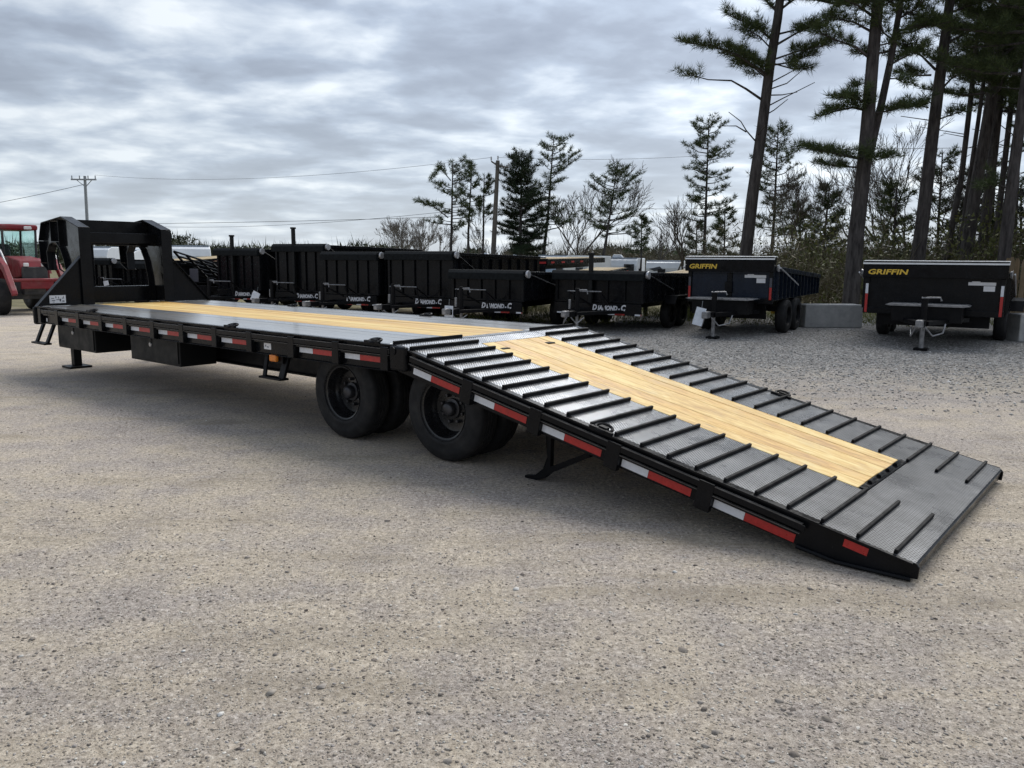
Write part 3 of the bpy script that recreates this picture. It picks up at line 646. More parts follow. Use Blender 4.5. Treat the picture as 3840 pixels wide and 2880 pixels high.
def dump_trailer(pl, pr, Y, top, label, a=R(30), length=4.4, logo=True, post=0.0, tarp=True, lid=0.0, paint='black_paint', jackmat='grey_steel', side_top=None):
    cx, cy, w = front_of(pl, pr, Y, a); h = w / 2; st = side_top or top
    t = empty('dump_trailer', (cx, cy, 0), -a, label, 'dump trailer', 'dump trailers parked in the row behind the gooseneck trailer')
    B = 0.68
    # body: open box with ribbed walls
    fr = MB(); fr.box((-h, 0.0, B), (h, 0.05, top - 0.10)); fr.build('front_panel', paint, t, 0.006)
    rb = MB()
    n = 5
    for i in range(n + 1):
        x = -h + 0.04 + (w - 0.08) * i / n; rb.box((x - 0.035, -0.045, B + 0.02), (x + 0.035, -0.001, top - 0.11))
    rb.box((-h, -0.05, B - 0.015), (h, -0.002, B + 0.03)); rb.build('front_rib', paint, t, 0.006)
    for s_ in (-1, 1):
        x0, x1 = sorted((s_ * h, s_ * (h - 0.05)))
        MB().prism([(0.05, B), (length, B), (length, st - 0.12), (0.05, st - 0.05)], 'x', x0, x1).build('side_wall', paint, t, 0.004)
        for i in range(9):
            y = 0.25 + (length - 0.4) * i / 8; xa, xb = sorted((s_ * (h + 0.001), s_ * (h + 0.055)))
            MB().box((xa, y - 0.04, B + 0.02), (xb, y + 0.04, st - 0.14)).build('side_rib', paint, t)
        xa, xb = sorted((s_ * (h - 0.03), s_ * (h + 0.06)))
        MB().prism([(0.0, st - 0.06), (length, st - 0.13), (length, st - 0.05), (0.0, st + 0.02)], 'x', xa, xb).build('top_rail', paint, t, 0.006)
        # fender over the tandem
        xa, xb = sorted((s_ * (h + 0.002), s_ * (h + 0.27)))
        MB().prism([(1.35, 0.62), (1.50, 0.80), (3.15, 0.80), (3.30, 0.62), (3.27, 0.61), (3.13, 0.78), (1.52, 0.78), (1.38, 0.61)], 'x', xa, xb).build('fender', 'black_frame', t)
        for y in (1.92, 2.76): small_wheel(s_ * (h + 0.02), y, t, s_)
    MB().box((-h + 0.05, 0.05, B), (h - 0.05, length, B + 0.04)).build('floor', 'black_frame', t)
    MB().box((-h, length, B), (h, length + 0.06, st - 0.10)).build('tailgate', paint, t, 0.006)
    if tarp:
        MB().prism([(-0.16, top - 0.17), (-0.16, top - 0.02), (-0.10, top + 0.03), (0.10, top + 0.03), (0.14, top - 0.02), (0.14, top - 0.09), (-0.06, top - 0.17)], 'x', -h - 0.03, h + 0.03).build('tarp_housing', 'mesh_tarp', t, 0.01)
        MB().tube([(-h - 0.06, -0.02, top - 0.02), (h + 0.06, -0.02, top - 0.02)], 0.075, 14).build('tarp_roll', 'mesh_tarp', t, 0, True)
        MB().lathe([(0, -0.05), (0.07, -0.05), (0.085, -0.02), (0.085, 0.02), (0, 0.02)], 16, Matrix.Translation((h + 0.10, -0.02, top - 0.04)) @ Matrix.Rotation(R(-90), 4, 'Z')).build('tarp_crank', 'zinc', t, 0, True)
        bars('tarp_arm', 'black_frame', t, [((s_ * (h + 0.09), 0.0, top - 0.03), (s_ * (h + 0.09), 1.7, B + 0.25)) for s_ in (-1, 1)], 0.018)
    # chassis, drawbar, jack, tongue box
    ch = MB(); ch.box((-0.55, 0.05, 0.50), (-0.45, length, B - 0.05)); ch.box((0.45, 0.05, 0.50), (0.55, length, B - 0.05)); ch.build('chassis', 'black_frame', t)
    MB().box((-h + 0.02, -0.11, 0.395), (h - 0.02, -0.052, 0.655)).build('front_sill', paint, t, 0.006)
    tp = [(-h + 0.10 + k * (w - 0.26) / 3) for k in range(4)]
    for k, x in enumerate(tp):
        MB().box((x, -0.1125, 0.40), (x + 0.16, -0.1105, 0.435)).build('reflective_tape', 'tape_white', t)
        MB().box((x + 0.162, -0.1125, 0.40), (min(x + 0.40, h - 0.03), -0.1105, 0.435)).build('reflective_tape', 'tape_red', t)
    mb = MB()
    for s_ in (-1, 1): bar(mb, (s_ * 0.62, -0.08, 0.48), (s_ * 0.05, -1.35, 0.48), 0.13, 0.07)
    mb.box((-0.08, -1.62, 0.42), (0.08, -1.28, 0.54)); mb.build('drawbar', 'black_frame', t, 0.005)
    MB().box((-0.06, -1.80, 0.43), (0.06, -1.60, 0.56)).build('coupler', jackmat, t, 0.02)
    MB().tube([(0.0, -1.12, 0.06), (0.0, -1.12, 0.52)], 0.035, 12).build('jack_leg', jackmat, t, 0, True)
    MB().tube([(0.0, -1.12, 0.50), (0.0, -1.12, 1.02)], 0.05, 12).build('jack_tube', 'black_frame', t, 0, True)
    MB().tube([(0.0, -1.12, 0.98), (0.24, -1.16, 0.99), (0.26, -1.16, 0.90)], 0.015, 8).build('jack_handle', jackmat, t, 0, True)
    MB().box((-0.11, -1.23, 0.003), (0.11, -1.01, 0.06)).build('jack_foot', 'black_frame', t, 0.01)
    bars('tongue_rack', 'black_frame', t, [((-0.42, -0.75, 0.52), (-0.40, -0.70, 0.93)), ((0.42, -0.60, 0.52), (0.34, -0.66, 0.93)), ((-0.40, -0.70, 0.93), (-0.1, -0.2, 0.62)), ((0.34, -0.66, 0.93), (0.3, -0.12, 0.66))], 0.022)
    bars('tongue_rack', jackmat, t, [((-0.44, -0.70, 0.94), (0.36, -0.66, 0.94))], 0.014)
    MB().box((-0.31, -0.93, 0.55), (-0.26, -0.89, 0.76)).build('reservoir', jackmat, t, 0.01)
    bars('safety_chain', jackmat, t, [((-0.05, -1.6, 0.45), (-0.14, -1.50, 0.27)), ((-0.14, -1.50, 0.27), (-0.2, -1.2, 0.40)), ((0.05, -1.6, 0.45), (0.16, -1.48, 0.28)), ((0.16, -1.48, 0.28), (0.2, -1.2, 0.40))], 0.012, 5)
    if logo:
        Mx = Matrix.Translation((-0.10, -0.1125, 0.505))
        lettering('logo_print', [('D', 0.17), ('IAMOND', 0.14), ('-', 0.13), ('C', 0.18)], 'logo_white', t, Mx, 0.002, 0.22, 0.008, 0.84)
    if post:
        MB().box((-0.20, -0.14, 0.60), (-0.11, -0.055, post)).build('mast', 'black_satin', t, 0.01)
        MB().box((-0.215, -0.155, post), (-0.095, -0.04, post + 0.05)).build('mast_cap', 'black_satin', t, 0.008)
    return t, w

dump_trailer(322, 430, 26.0, 1.52, 'black dump trailer framed by the left half of the gooseneck opening', post=0.0)
dump_trailer(447, 562, 25.4, 1.42, 'black dump trailer framed by the right half of the gooseneck opening', post=0.0)
dump_trailer(822, 981, 24.0, 1.84, 'dump trailer with a short mast, fourth dump box left of the low open gap', post=2.22)
dump_trailer(1039, 1224, 23.0, 1.96, 'tallest dump trailer with the longest mast standing above its front', post=2.42)
dump_trailer(1218, 1422, 21.6, 1.74, 'tall black dump trailer immediately right of the one with the longest mast', post=0.0)
dump_trailer(1456, 1700, 20.5, 1.76, 'tall black dump trailer whose right side meets the lower tarped dump trailer', post=0.0)
dump_trailer(1693, 1964, 19.0, 1.33, 'low dump trailer with a paper tag, in front of the raised flatbed deck', lid=0)
dump_trailer(2079, 2410, 18.5, 1.34, 'low dump trailer with a mast, immediately left of the blue panelled one', post=1.74)

def big_dump(pl, pr, Y, top, label, a, panel, length, two_panel, w_txt):
    cx, cy, w = front_of(pl, pr, Y, a); h = w / 2
    t = empty('dump_trailer', (cx, cy, 0), -a, label, 'dump trailer', 'dump trailers with yellow lettering on the right')
    B = 0.78 if two_panel else 0.67
    MB().box((-h + 0.22, 0.3, 0.36), (h - 0.22, 0.42, B - 0.08)).build('crossmember', 'black_frame', t)
    MB().box((-h, 0.0, B), (h, 0.06, top - 0.02)).build('front_panel', 'navy_paint' if panel else 'black_paint', t, 0.01)
    if two_panel:
        for s_ in (-1, 1):
            xa, xb = sorted((s_ * 0.06, s_ * (h - 0.09))); MB().box((xa, -0.012, B + 0.06), (xb, -0.001, top - 0.34)).build('front_panel_sheet', 'navy_paint', t, 0.006)
        MB().box((-0.055, -0.03, B + 0.03), (0.055, -0.001, top - 0.32)).build('front_post', 'black_paint', t, 0.01)
        MB().box((-0.09, -0.07, B + 0.16), (0.07, -0.031, B + 0.40)).build('hydraulic_mount', 'black_frame', t, 0.01)
    MB().box((-h - 0.01, -0.05, B - 0.07), (h + 0.01, -0.001, B + 0.05)).build('front_sill', 'black_paint', t, 0.01)
    for s_ in (-1, 1):
        xa, xb = sorted((s_ * h, s_ * (h - 0.085))); MB().box((xa, -0.05, B - 0.02), (xb, -0.002, top - 0.29)).build('corner_post', 'black_paint', t, 0.01)
        xa, xb = sorted((s_ * (h - 0.02), s_ * (h - 0.07)))
        MB().box((xa, -0.0525, top - 0.62), (xb, -0.051, top - 0.42)).build('reflective_tape', 'tape_white' if not two_panel else 'sticker_grey', t)
        MB().box((xa, -0.0525, top - 1.0 if not two_panel else B + 0.02), (xb, -0.051, top - 0.625)).build('reflective_tape', 'tape_red', t)
    # tarp box across the top, lettered at its left end
    MB().prism([(-0.15, top - 0.29), (-0.16, top - 0.06), (-0.13, top - 0.005), (0.06, top + 0.015), (0.06, top - 0.02), (-0.01, top - 0.29)], 'x', -h - 0.03, h + 0.03).build('tarp_box', 'black_paint', t, 0.006)
    MB().box((-h - 0.035, -0.165, top + 0.004), (h + 0.035, 0.07, top + 0.03)).build('tarp_box_lid', 'black_paint', t, 0.01)
    MB().prism([(-0.172, top - 0.03), (-0.13, top + 0.034), (0.10, top + 0.046), (0.10, top + 0.034), (-0.125, top + 0.03), (-0.166, top - 0.034)], 'x', -h - 0.04, h + 0.04).build('tarp_box_trim', 'lamp_white', t)
    Mx = Matrix.Translation((-h + 0.05, -0.158, top - 0.23))
    lettering('lettering', [('GRIFFIN', 0.138)], 'logo_yellow', t, Mx, 0.003, 0.15, 0.004, w_txt)
    sx = h - 0.62
    mb = MB(); mb.box((sx, -0.0155, top - 0.42), (sx + 0.46, -0.0125, top - 0.36)); mb.box((sx + 0.06, -0.0155, top - 0.36), (sx + 0.2, -0.0125, top - 0.345)); mb.box((sx + 0.26, -0.0155, top - 0.53), (sx + 0.45, -0.0125, top - 0.43)); mb.build('sticker', 'sticker_white', t)
    # side walls with ribs, sloping down to the back
    for s_ in (-1, 1):
        x0, x1 = sorted((s_ * h, s_ * (h - 0.05)))
        MB().prism([(0.06, B), (length, B), (length, top - 0.42), (0.06, top - 0.18)], 'x', x0, x1).build('side_wall', 'navy_paint' if panel else 'black_paint', t, 0.004)
        for i in range(13):
            y = 0.2 + (length - 0.35) * i / 12; xa, xb = sorted((s_ * (h + 0.001), s_ * (h + 0.07)))
            MB().box((xa, y - 0.035, B + 0.02), (xb, y + 0.035, top - 0.26 - 0.18 * y / length)).build('side_rib', 'navy_paint' if panel else 'black_paint', t)
        xa, xb = sorted((s_ * (h - 0.04), s_ * (h + 0.08)))
        MB().prism([(0.06, top - 0.27), (length, top - 0.50), (length, top - 0.40), (0.06, top - 0.17)], 'x', xa, xb).build('top_rail', 'navy_paint' if panel else 'black_paint', t, 0.006)
        xa, xb = sorted((s_ * (h + 0.002), s_ * (h + 0.30)))
        if not two_panel: MB().prism([(1.55, 0.66), (1.70, 0.86), (3.55, 0.86), (3.70, 0.66), (3.66, 0.65), (3.53, 0.835), (1.72, 0.835), (1.59, 0.65)], 'x', xa, xb).build('fender', 'black_frame', t)
        for y in ((1.30, 2.30) if two_panel else (2.16, 3.06)): small_wheel(s_ * (h + (0.08 if two_panel else 0.03)), y, t, s_, 0.385)
        bars('tarp_arm', 'zinc', t, [((s_ * (h + 0.13), 0.0, top - 0.2), (s_ * (h + 0.13), 1.9, B + 0.3))], 0.016)
        MB().lathe([(0, -0.05), (0.06, -0.05), (0.08, -0.01), (0, 0.0)], 14, Matrix.Translation((s_ * (h + 0.10), 0.05, top - 0.21)) @ Matrix.Rotation(R(-90 * s_), 4, 'Z')).build('tarp_crank', 'zinc', t, 0, True)
    MB().box((-h + 0.05, 0.06, B), (h - 0.05, length, B + 0.04)).build('floor', 'black_frame', t)
    MB().box((-h, length, B), (h, length + 0.06, top - 0.45)).build('tailgate', 'black_paint', t, 0.006)
    ch = MB(); ch.box((-0.55, -0.05, 0.50), (-0.43, length, B - 0.08)); ch.box((0.43, -0.05, 0.50), (0.55, length, B - 0.08)); ch.box((-0.95, 1.0, 0.5), (0.95, 1.1, 0.62)); ch.build('chassis', 'black_frame', t)
    mb = MB()
    for s_ in (-1, 1): bar(mb, (s_ * 0.62, -0.02, 0.54), (s_ * 0.05, -1.30, 0.52), 0.15, 0.08)
    mb.box((-0.08, -1.5, 0.46), (0.08, -1.2, 0.58)); mb.build('drawbar', 'black_frame', t, 0.005)
    MB().box((-0.06, -1.72, 0.46), (0.06, -1.48, 0.60)).build('coupler', 'grey_steel', t, 0.02)
    MB().tube([(0.0, -1.08, 0.05), (0.0, -1.08, 0.55)], 0.042, 12).build('jack_leg', 'grey_steel', t, 0, True)
    MB().tube([(0.0, -1.08, 0.50), (0.0, -1.08, 1.00)], 0.058, 12).build('jack_tube', 'black_frame', t, 0, True)
    MB().tube([(-0.05, -1.12, 0.98), (0.26, -1.14, 0.99), (0.28, -1.14, 0.93)], 0.018, 8).build('jack_handle', 'grey_steel', t, 0, True)
    MB().box((-0.12, -1.2, 0.003), (0.12, -0.96, 0.05)).build('jack_foot', 'black_frame', t, 0.01)
    MB().box((-0.60, -0.72, 0.50), (0.60, -0.22, 0.80)).build('tongue_box', 'black_frame', t, 0.01)
    MB().prism([(-0.72, 0.822), (-0.66, 0.845), (0.66, 0.845), (0.72, 0.822), (0.62, 0.803), (-0.62, 0.803)], 'y', -0.80, -0.18).build('tongue_box_lid', 'grey_steel', t, 0.004)
    bars('safety_chain', 'grey_steel', t, [((-0.05, -1.5, 0.5), (-0.16, -1.36, 0.28)), ((-0.16, -1.36, 0.28), (-0.2, -1.05, 0.42)), ((0.05, -1.5, 0.5), (0.20, -1.36, 0.30)), ((0.20, -1.36, 0.30), (0.34, -1.1, 0.34)), ((0.34, -1.1, 0.34), (0.36, -0.95, 0.5))], 0.014, 5)
    if two_panel:
        mb = MB(); mb.box((h - 0.28, 1.1, 0.44), (h - 0.10, 1.13, 0.56)); mb.build('model_plate', 'logo_yellow', t)
    return t
big_dump(2576, 2894, 17.9, 1.69, 'blue panelled black dump trailer with yellow lettering, left of the concrete block', R(31), True, 4.9, True, 1.28)
big_dump(3232, 3758, 15.9, 1.62, 'all black dump trailer with yellow lettering, right of the concrete block', R(33), False, 5.2, False, 1.50)

# paper tags hanging on the couplers
def paper(px, py, Y, w, h, roll, label):
    p = at(px, py, Y); mb = MB(); mb.box((-w / 2, -0.002, -h / 2), (w / 2, 0.002, h / 2))
    o = mb.build('paper_tag', 'paper', None); o.location = p; o.rotation_euler = (0, R(roll), R(-12))
    tag(o, label, 'paper tag', 'paper tags hanging on trailer couplers')
    bars('string', 'wire_grey', o, [((0, 0, h / 2), (-0.08 * math.sin(R(roll)) , 0.02, h / 2 + 0.14))], 0.004, 4)
paper(398, 1062, 24.2, 0.17, 0.14, -12, 'white paper tag seen through the gooseneck opening')
paper(957, 1112, 22.4, 0.22, 0.27, 26, 'tilted white paper tag below the dump trailer with a short mast')
paper(1683, 1169, 17.6, 0.19, 0.26, 2, 'upright white paper tag just above the far edge of the deck')
paper(2622, 1187, 16.5, 0.20, 0.37, 14, 'diamond shaped white paper tag on the coupler of the blue panelled dump trailer')

# flatbed trailers with plank decks between and behind the dump trailers
def deck_trailer(px, py, Y, a, label, w=2.1, length=6.0, zd=1.0, tilt=0.0, redside=True, mat='old_plank', legs=True):
    p = at(px, py, Y); t = empty('flatbed_trailer', (p.x, p.y, 0), -a, label, 'flatbed trailer', 'flatbed trailers with plank decks behind the dump trailers')
    Mx = Matrix.Translation((0, 0, zd)) @ Matrix.Rotation(tilt, 4, 'X')
    n = 8
    for i in range(n):
        x = -w / 2 + w * i / n; MB().box((x + 0.006, 0, 0.0), (x + w / n - 0.006, length, 0.045 + random.uniform(-.004, .004)), Mx).build('deck_board', mat, t)
    for s_ in (-1, 1):
        xa, xb = sorted((s_ * (w / 2 + 0.002), s_ * (w / 2 + 0.07))); MB().box((xa, -0.02, -0.16), (xb, length, 0.03), Mx).build('side_rail', 'black_paint', t, 0.004)
        for k in range(5):
            xa, xb = sorted((s_ * (w / 2 + 0.0705), s_ * (w / 2 + 0.0725)))
            MB().box((xa, 0.3 + k * 1.1, -0.11), (xb, 0.65 + k * 1.1, -0.05), Mx).build('reflective_tape', 'tape_red', t)
        for y in (length * 0.55, length * 0.55 + 0.85): small_wheel(s_ * (w / 2 - 0.12), y, t, s_, 0.37)
    MB().box((-w / 2 - 0.07, -0.09, -0.17), (w / 2 + 0.07, -0.021, 0.05), Mx).build('headboard', 'black_paint', t, 0.004)
    for k in range(3):
        x = -w / 2 + 0.08 + k * (w - 0.5) / 2
        MB().box((x, -0.0925, -0.12), (x + 0.16, -0.0905, -0.05), Mx).build('reflective_tape', 'tape_white', t)
        MB().box((x + 0.162, -0.0925, -0.12), (x + 0.45, -0.0905, -0.05), Mx).build('reflective_tape', 'tape_red', t)
    mb = MB()
    for s_ in (-1, 1): mb.box((s_ * 0.5 - 0.05, 0, -0.34), (s_ * 0.5 + 0.05, length, -0.17), Mx)
    mb.build('chassis', 'black_frame', t)
    if legs:
        zz = (Mx @ Vector((0, 0.3, -0.34))).z
        for s_ in (-1, 1): MB().box((s_ * 0.7 - 0.05, 0.2, 0.0), (s_ * 0.7 + 0.05, 0.3, zz + 0.1)).build('landing_leg', 'black_frame', t)
    return t
deck_trailer(400, 960, 31.0, R(38), 'flatbed trailer with a pale plank deck seen through the gooseneck opening', 2.3, 7.0, 1.25, R(4.0))
deck_trailer(480, 975, 28.6, R(36), 'lower plank deck trailer at the right side of the gooseneck opening', 2.0, 5.0, 1.20, R(3.0))
deck_trailer(1010, 1000, 28.5, R(30), 'flatbed trailer with a plank deck in the gap beside the tallest dump trailer', 1.3, 6.0, 1.34, R(3.5))
deck_trailer(2035, 1050, 23.6, R(30), 'flatbed trailer with a yellowish plank deck behind the low tarped dump trailer', 1.1, 5.0, 1.02, R(3.5))
deck_trailer(2500, 1050, 23.2, R(30), 'flatbed trailer with a tan plank deck left of the blue panelled dump trailer', 1.9, 6.0, 1.08, R(2.5))
# raised black flatbed with red and white tape
t = deck_trailer(1925, 1000, 27.5, R(22), 'high black flatbed deck with red reflectors above the low dump trailer', 2.35, 7.0, 1.60, R(0.6))
MB().box((-1.2, -0.12, 1.12), (1.2, -0.095, 1.42)).build('bumper', 'black_paint', t, 0.01)
MB().tube([(-1.2, -0.11, 1.69), (1.2, -0.11, 1.69)], 0.03, 8).build('top_tube', 'bare_steel', t)
# black equipment trailer whose ramp stands folded up
p = at(705, 1060, 25.5)
t = empty('equipment_trailer', (p.x, p.y, 0), R(-30), 'black equipment trailer with a sloping lattice ramp right of the gooseneck', 'equipment trailer')
mb = MB(); mb.box((-0.95, 0, 0.55), (-0.85, 5, 0.72)); mb.box((0.85, 0, 0.55), (0.95, 5, 0.72)); mb.box((-0.95, -0.08, 0.5), (0.95, 0.0, 0.75)); mb.build('chassis', 'black_frame', t)
segs = []
for x in (-0.8, 0.9): segs += [((x, 0.2, 1.78 - 0.26 * (x + 0.8)), (x, 1.6, 0.8))]
rp = MB()
for k in range(7):
    f = k / 6.0; rp.tube([(-0.85, 0.2 + 0.9 * f, 1.80 - 0.95 * f), (0.95, 0.2 + 0.9 * f, 1.42 - 0.70 * f)], 0.03, 6)
for x, z0, z1 in ((-0.85, 1.80, 0.85), (-0.25, 1.67, 0.8), (0.35, 1.55, 0.75), (0.95, 1.42, 0.72)): rp.tube([(x, 0.2, z0), (x, 1.1, z1)], 0.04, 6)
rp.build('folded_ramp', 'black_frame', t)
MB().box((0.25, -0.12, 0.86), (0.62, -0.085, 1.26)).build('winch_plate', 'sticker_grey', t, 0.01)
MB().box((-0.7, -0.7, 0.6), (0.0, -0.2, 1.05)).build('tongue_box', 'black_satin', t, 0.01)
bars('drawbar', 'black_frame', t, [((-0.6, 0, 0.55), (0, -1.4, 0.5)), ((0.6, 0, 0.55), (0, -1.4, 0.5))], 0.06)
MB().tube([(0, -1.1, 0.0), (0, -1.1, 1.0)], 0.045, 10).build('jack_tube', 'zinc', t)
for s_ in (-1, 1):
    for y in (2.4, 3.3): small_wheel(s_ * 1.0, y, t, s_, 0.37)

# ------------------------------------------------------------------ camper vans and caravans on the lower lot
def caravan(pl, pr, pt, Y, zg, label, a=0.0, side='white_rv', front='white_rv', win=((0.58, 0.90, 0.55, 0.85),), length=7.0, ac=True, graphic=False, slant=0.0):
    cx, cy, w = front_of(pl, pr, Y, a); top = at((pl + pr) / 2, pt, Y).z; h = w / 2; H = top - zg
    t = empty('caravan', (cx, cy, zg), -a, label, 'caravan', 'white caravans parked beyond the trailers')
    MB().prism([(0, 0.5), (0, H * 0.82), (0.18, H * 0.95), (0.5, H), (length, H - slant), (length, 0.5)], 'x', -h, h).build('body', side, t, 0.04)
    if front != side: MB().prism([(-h + 0.04, 0.55), (h - 0.04, 0.55), (h - 0.04, H * 0.80), (-h + 0.04, H * 0.80)], 'y', -0.02, -0.001).build('front_cap', front, t, 0.01)
    if front != side: MB().add([(-h + 0.04, -0.012, H * 0.815), (h - 0.04, -0.012, H * 0.815), (h - 0.04, 0.168, H * 0.955), (-h + 0.04, 0.168, H * 0.955)], [(0, 1, 2, 3)]).build('front_cap', front, t)
    MB().box((-h + 0.02, 0.4, H + 0.001), (h - 0.02, length - 0.1, H + 0.03)).build('roof', 'rv_roof', t)
    for (a0, a1, b0, b1) in win:
        f = MB(); f.box((-h + a0 * w, -0.045, b0 * H), (-h + a1 * w, -0.022, b1 * H)); f.build('window', 'dark_glass', t, 0.02)
    MB().box((h + 0.001, 1.6, H * 0.5), (h + 0.02, 2.6, H * 0.75)).build('window', 'dark_glass', t)
    MB().box((h + 0.001, 3.6, 0.55), (h + 0.02, 4.3, H * 0.82)).build('door', side, t)
    if graphic:
        MB().prism([(-h + 0.1 * w, H * 0.80), (-h + 0.4 * w, H * 0.86), (-h + 0.5 * w, H * 0.78), (-h + 0.25 * w, H * 0.74)], 'y', -0.02, -0.003).build('graphic', 'rv_graphic', t)
        MB().prism([(-h + 0.15 * w, H * 0.70), (-h + 0.5 * w, H * 0.72), (-h + 0.6 * w, H * 0.62), (-h + 0.3 * w, H * 0.6)], 'y', -0.02, -0.003).build('graphic', 'rv_graphic', t)
    if ac: MB().prism([(-h + 0.15 * w, H + 0.03), (-h + 0.2 * w, H + 0.26), (-h + 0.42 * w, H + 0.26), (-h + 0.5 * w, H + 0.03)], 'y', 1.0, 1.9).build('air_conditioner', 'white_rv', t, 0.04)
    for s_ in (-1, 1): small_wheel(s_ * (h - 0.22), length * 0.55, t, s_, 0.36)
    MB().box((-0.06, -1.2, 0.42), (0.06, 0.2, 0.54)).build('drawbar', 'black_frame', t)
    return t
caravan(2004, 2112, 958, 48, -0.95, 'bluish fronted caravan beside the raised flatbed deck', R(30), 'white_rv', 'blue_rv', ((0.74, 0.97, 0.42, 0.93),), ac=False)
caravan(2124, 2200, 972, 50, -1.0, 'white caravan with two dark portholes next to the bluish one', R(16), win=((0.10, 0.30, 0.55, 0.70), (0.58, 0.78, 0.52, 0.66)), ac=False, graphic=True)
caravan(2266, 2384, 968, 58, -1.25, 'white caravan with one wide dark window above the low dump trailer with a mast', R(14), win=((0.60, 0.92, 0.62, 0.86),))
caravan(2418, 2550, 978, 54, -1.1, 'white caravan with dark swoosh graphics left of the blue panelled dump trailer', R(14), win=((0.34, 0.56, 0.48, 0.80),), graphic=True, ac=False)
caravan(640, 800, 922, 41, -0.6, 'white caravan with a pale blue roof left of the dump trailer with a short mast', R(-26), win=((0.55, 0.65, 0.62, 0.75), (0.2, 0.3, 0.5, 0.72)), ac=False)
caravan(322, 408, 926, 46, -0.8, 'white caravan at the left of the gooseneck opening', R(10), win=((0.3, 0.5, 0.66, 0.8),), ac=False)
caravan(432, 505, 938, 48, -0.9, 'white caravan with a dark window in the middle of the gooseneck opening', R(10), win=((0.1, 0.6, 0.62, 0.82),), ac=False)
caravan(1745, 1800, 962, 74, -1.3, 'distant white caravan roof above the dump trailers, leftmost of the three roofs', R(10))
caravan(1795, 1850, 958, 78, -1.3, 'distant white caravan roof just left of the leaning utility pole', R(10))
caravan(1905, 1968, 964, 70, -1.3, 'distant white caravan roof between the utility pole and the bluish caravan', R(10))

# ------------------------------------------------------------------ red tractor at the left edge
p = at(88, 1180, 22.4)
t = empty('tractor', (p.x + 0.06, 22.3, 0), R(46), 'red tractor with glazed cab and front loader left of the gooseneck', 'tractor')
def tb(name, a, b, mat, bev=0.02, par=None): return MB().box(a, b).build(name, mat, par or t, bev)
MB().prism([(0.1, 1.05), (0.0, 1.30), (0.12, 1.50), (1.5, 1.62), (1.5, 0.95)], 'x', 0.02, 0.72).build('hood', 'tractor_red', t, 0.03)
tb('grille', (0.05, -0.03, 0.98), (0.69, 0.06, 1.32), 'tractor_dark')
tb('front_guard', (-0.02, -0.12, 0.72), (0.80, -0.02, 0.96), 'tractor_red')
for x in (0.10, 0.54): tb('headlight', (x, -0.05, 1.33), (x + 0.13, 0.03, 1.43), 'lamp_white')
tb('front_axle', (-0.5, 0.35, 0.42), (1.2, 0.6, 0.62), 'tractor_dark'); tb('engine', (0.1, 0.1, 0.55), (0.64, 1.5, 0.98), 'tractor_dark')
tb('cab_roof', (-0.62, 1.55, 2.36), (0.98, 3.2, 2.52), 'tractor_red', 0.05)
for x in (-0.42, 0.60): tb('roof_light', (x, 1.50, 2.38), (x + 0.2, 1.549, 2.47), 'lamp_white')
for x, y in ((-0.58, 1.62), (0.92, 1.62), (-0.58, 3.08), (0.92, 3.08), (0.06, 1.62)): MB().tube([(x * 0.96, y, 1.3), (x, y, 2.37)], 0.035, 8).build('cab_post', 'tractor_dark', t)
tb('windscreen', (-0.54, 1.60, 1.42), (0.88, 1.61, 2.35), 'cab_glass', 0); tb('rear_window', (-0.54, 3.10, 1.42), (0.88, 3.11, 2.35), 'cab_glass', 0)
for x in (-0.585, 0.925): tb('side_window', (x, 1.66, 1.42), (x + 0.01, 3.05, 2.35), 'cab_glass', 0)
tb('cab_base', (-0.6, 1.6, 0.9), (0.95, 3.15, 1.40), 'tractor_red'); tb('seat', (0.0, 2.4, 1.3), (0.45, 2.9, 1.95), 'tractor_dark', 0.05)
MB().tube([(0.1, 1.9, 1.4), (0.18, 2.1, 1.75)], 0.02, 8).build('steering_column', 'tractor_dark', t)
for x0 in (-0.36, 0.98):
    MB().prism([(1.55, 1.52), (1.45, 1.62), (1.2, 1.62), (0.25, 1.18), (-0.45, 0.55), (-0.55, 0.60), (-0.50, 0.70), (0.15, 1.36), (1.1, 1.78), (1.5, 1.76), (1.66, 1.6)], 'x', x0, x0 + 0.13).build('loader_arm', 'tractor_red', t, 0.012)
    MB().tube([(x0 + 0.15, 0.9, 1.78), (x0 + 0.15, -0.1, 0.95)], 0.03, 10).build('loader_cylinder', 'bare_steel', t)
    MB().prism([(1.25, 0.6), (1.55, 0.6), (1.62, 1.6), (1.3, 1.55)], 'x', x0, x0 + 0.14).build('loader_mast', 'tractor_red', t, 0.012)
MB().tube([(-0.3, -0.1, 0.96), (1.05, -0.1, 0.96)], 0.05, 10).build('loader_crossbar', 'tractor_red', t)
for x, o in ((-0.55, -1), (1.25, 1)): small_wheel(x, 0.48, t, o, 0.50)
for x, o in ((-0.85, -1), (1.25, 1)): small_wheel(x, 2.5, t, o, 0.72)
for x in (-0.95, 0.95): MB().prism([(1.7, 1.1), (1.9, 1.45), (2.5, 1.55), (3.1, 1.45), (3.25, 1.1), (3.2, 1.1), (3.05, 1.4), (2.5, 1.5), (1.95, 1.4), (1.75, 1.1)], 'x', x, x + 0.35).build('fender', 'tractor_red', t)
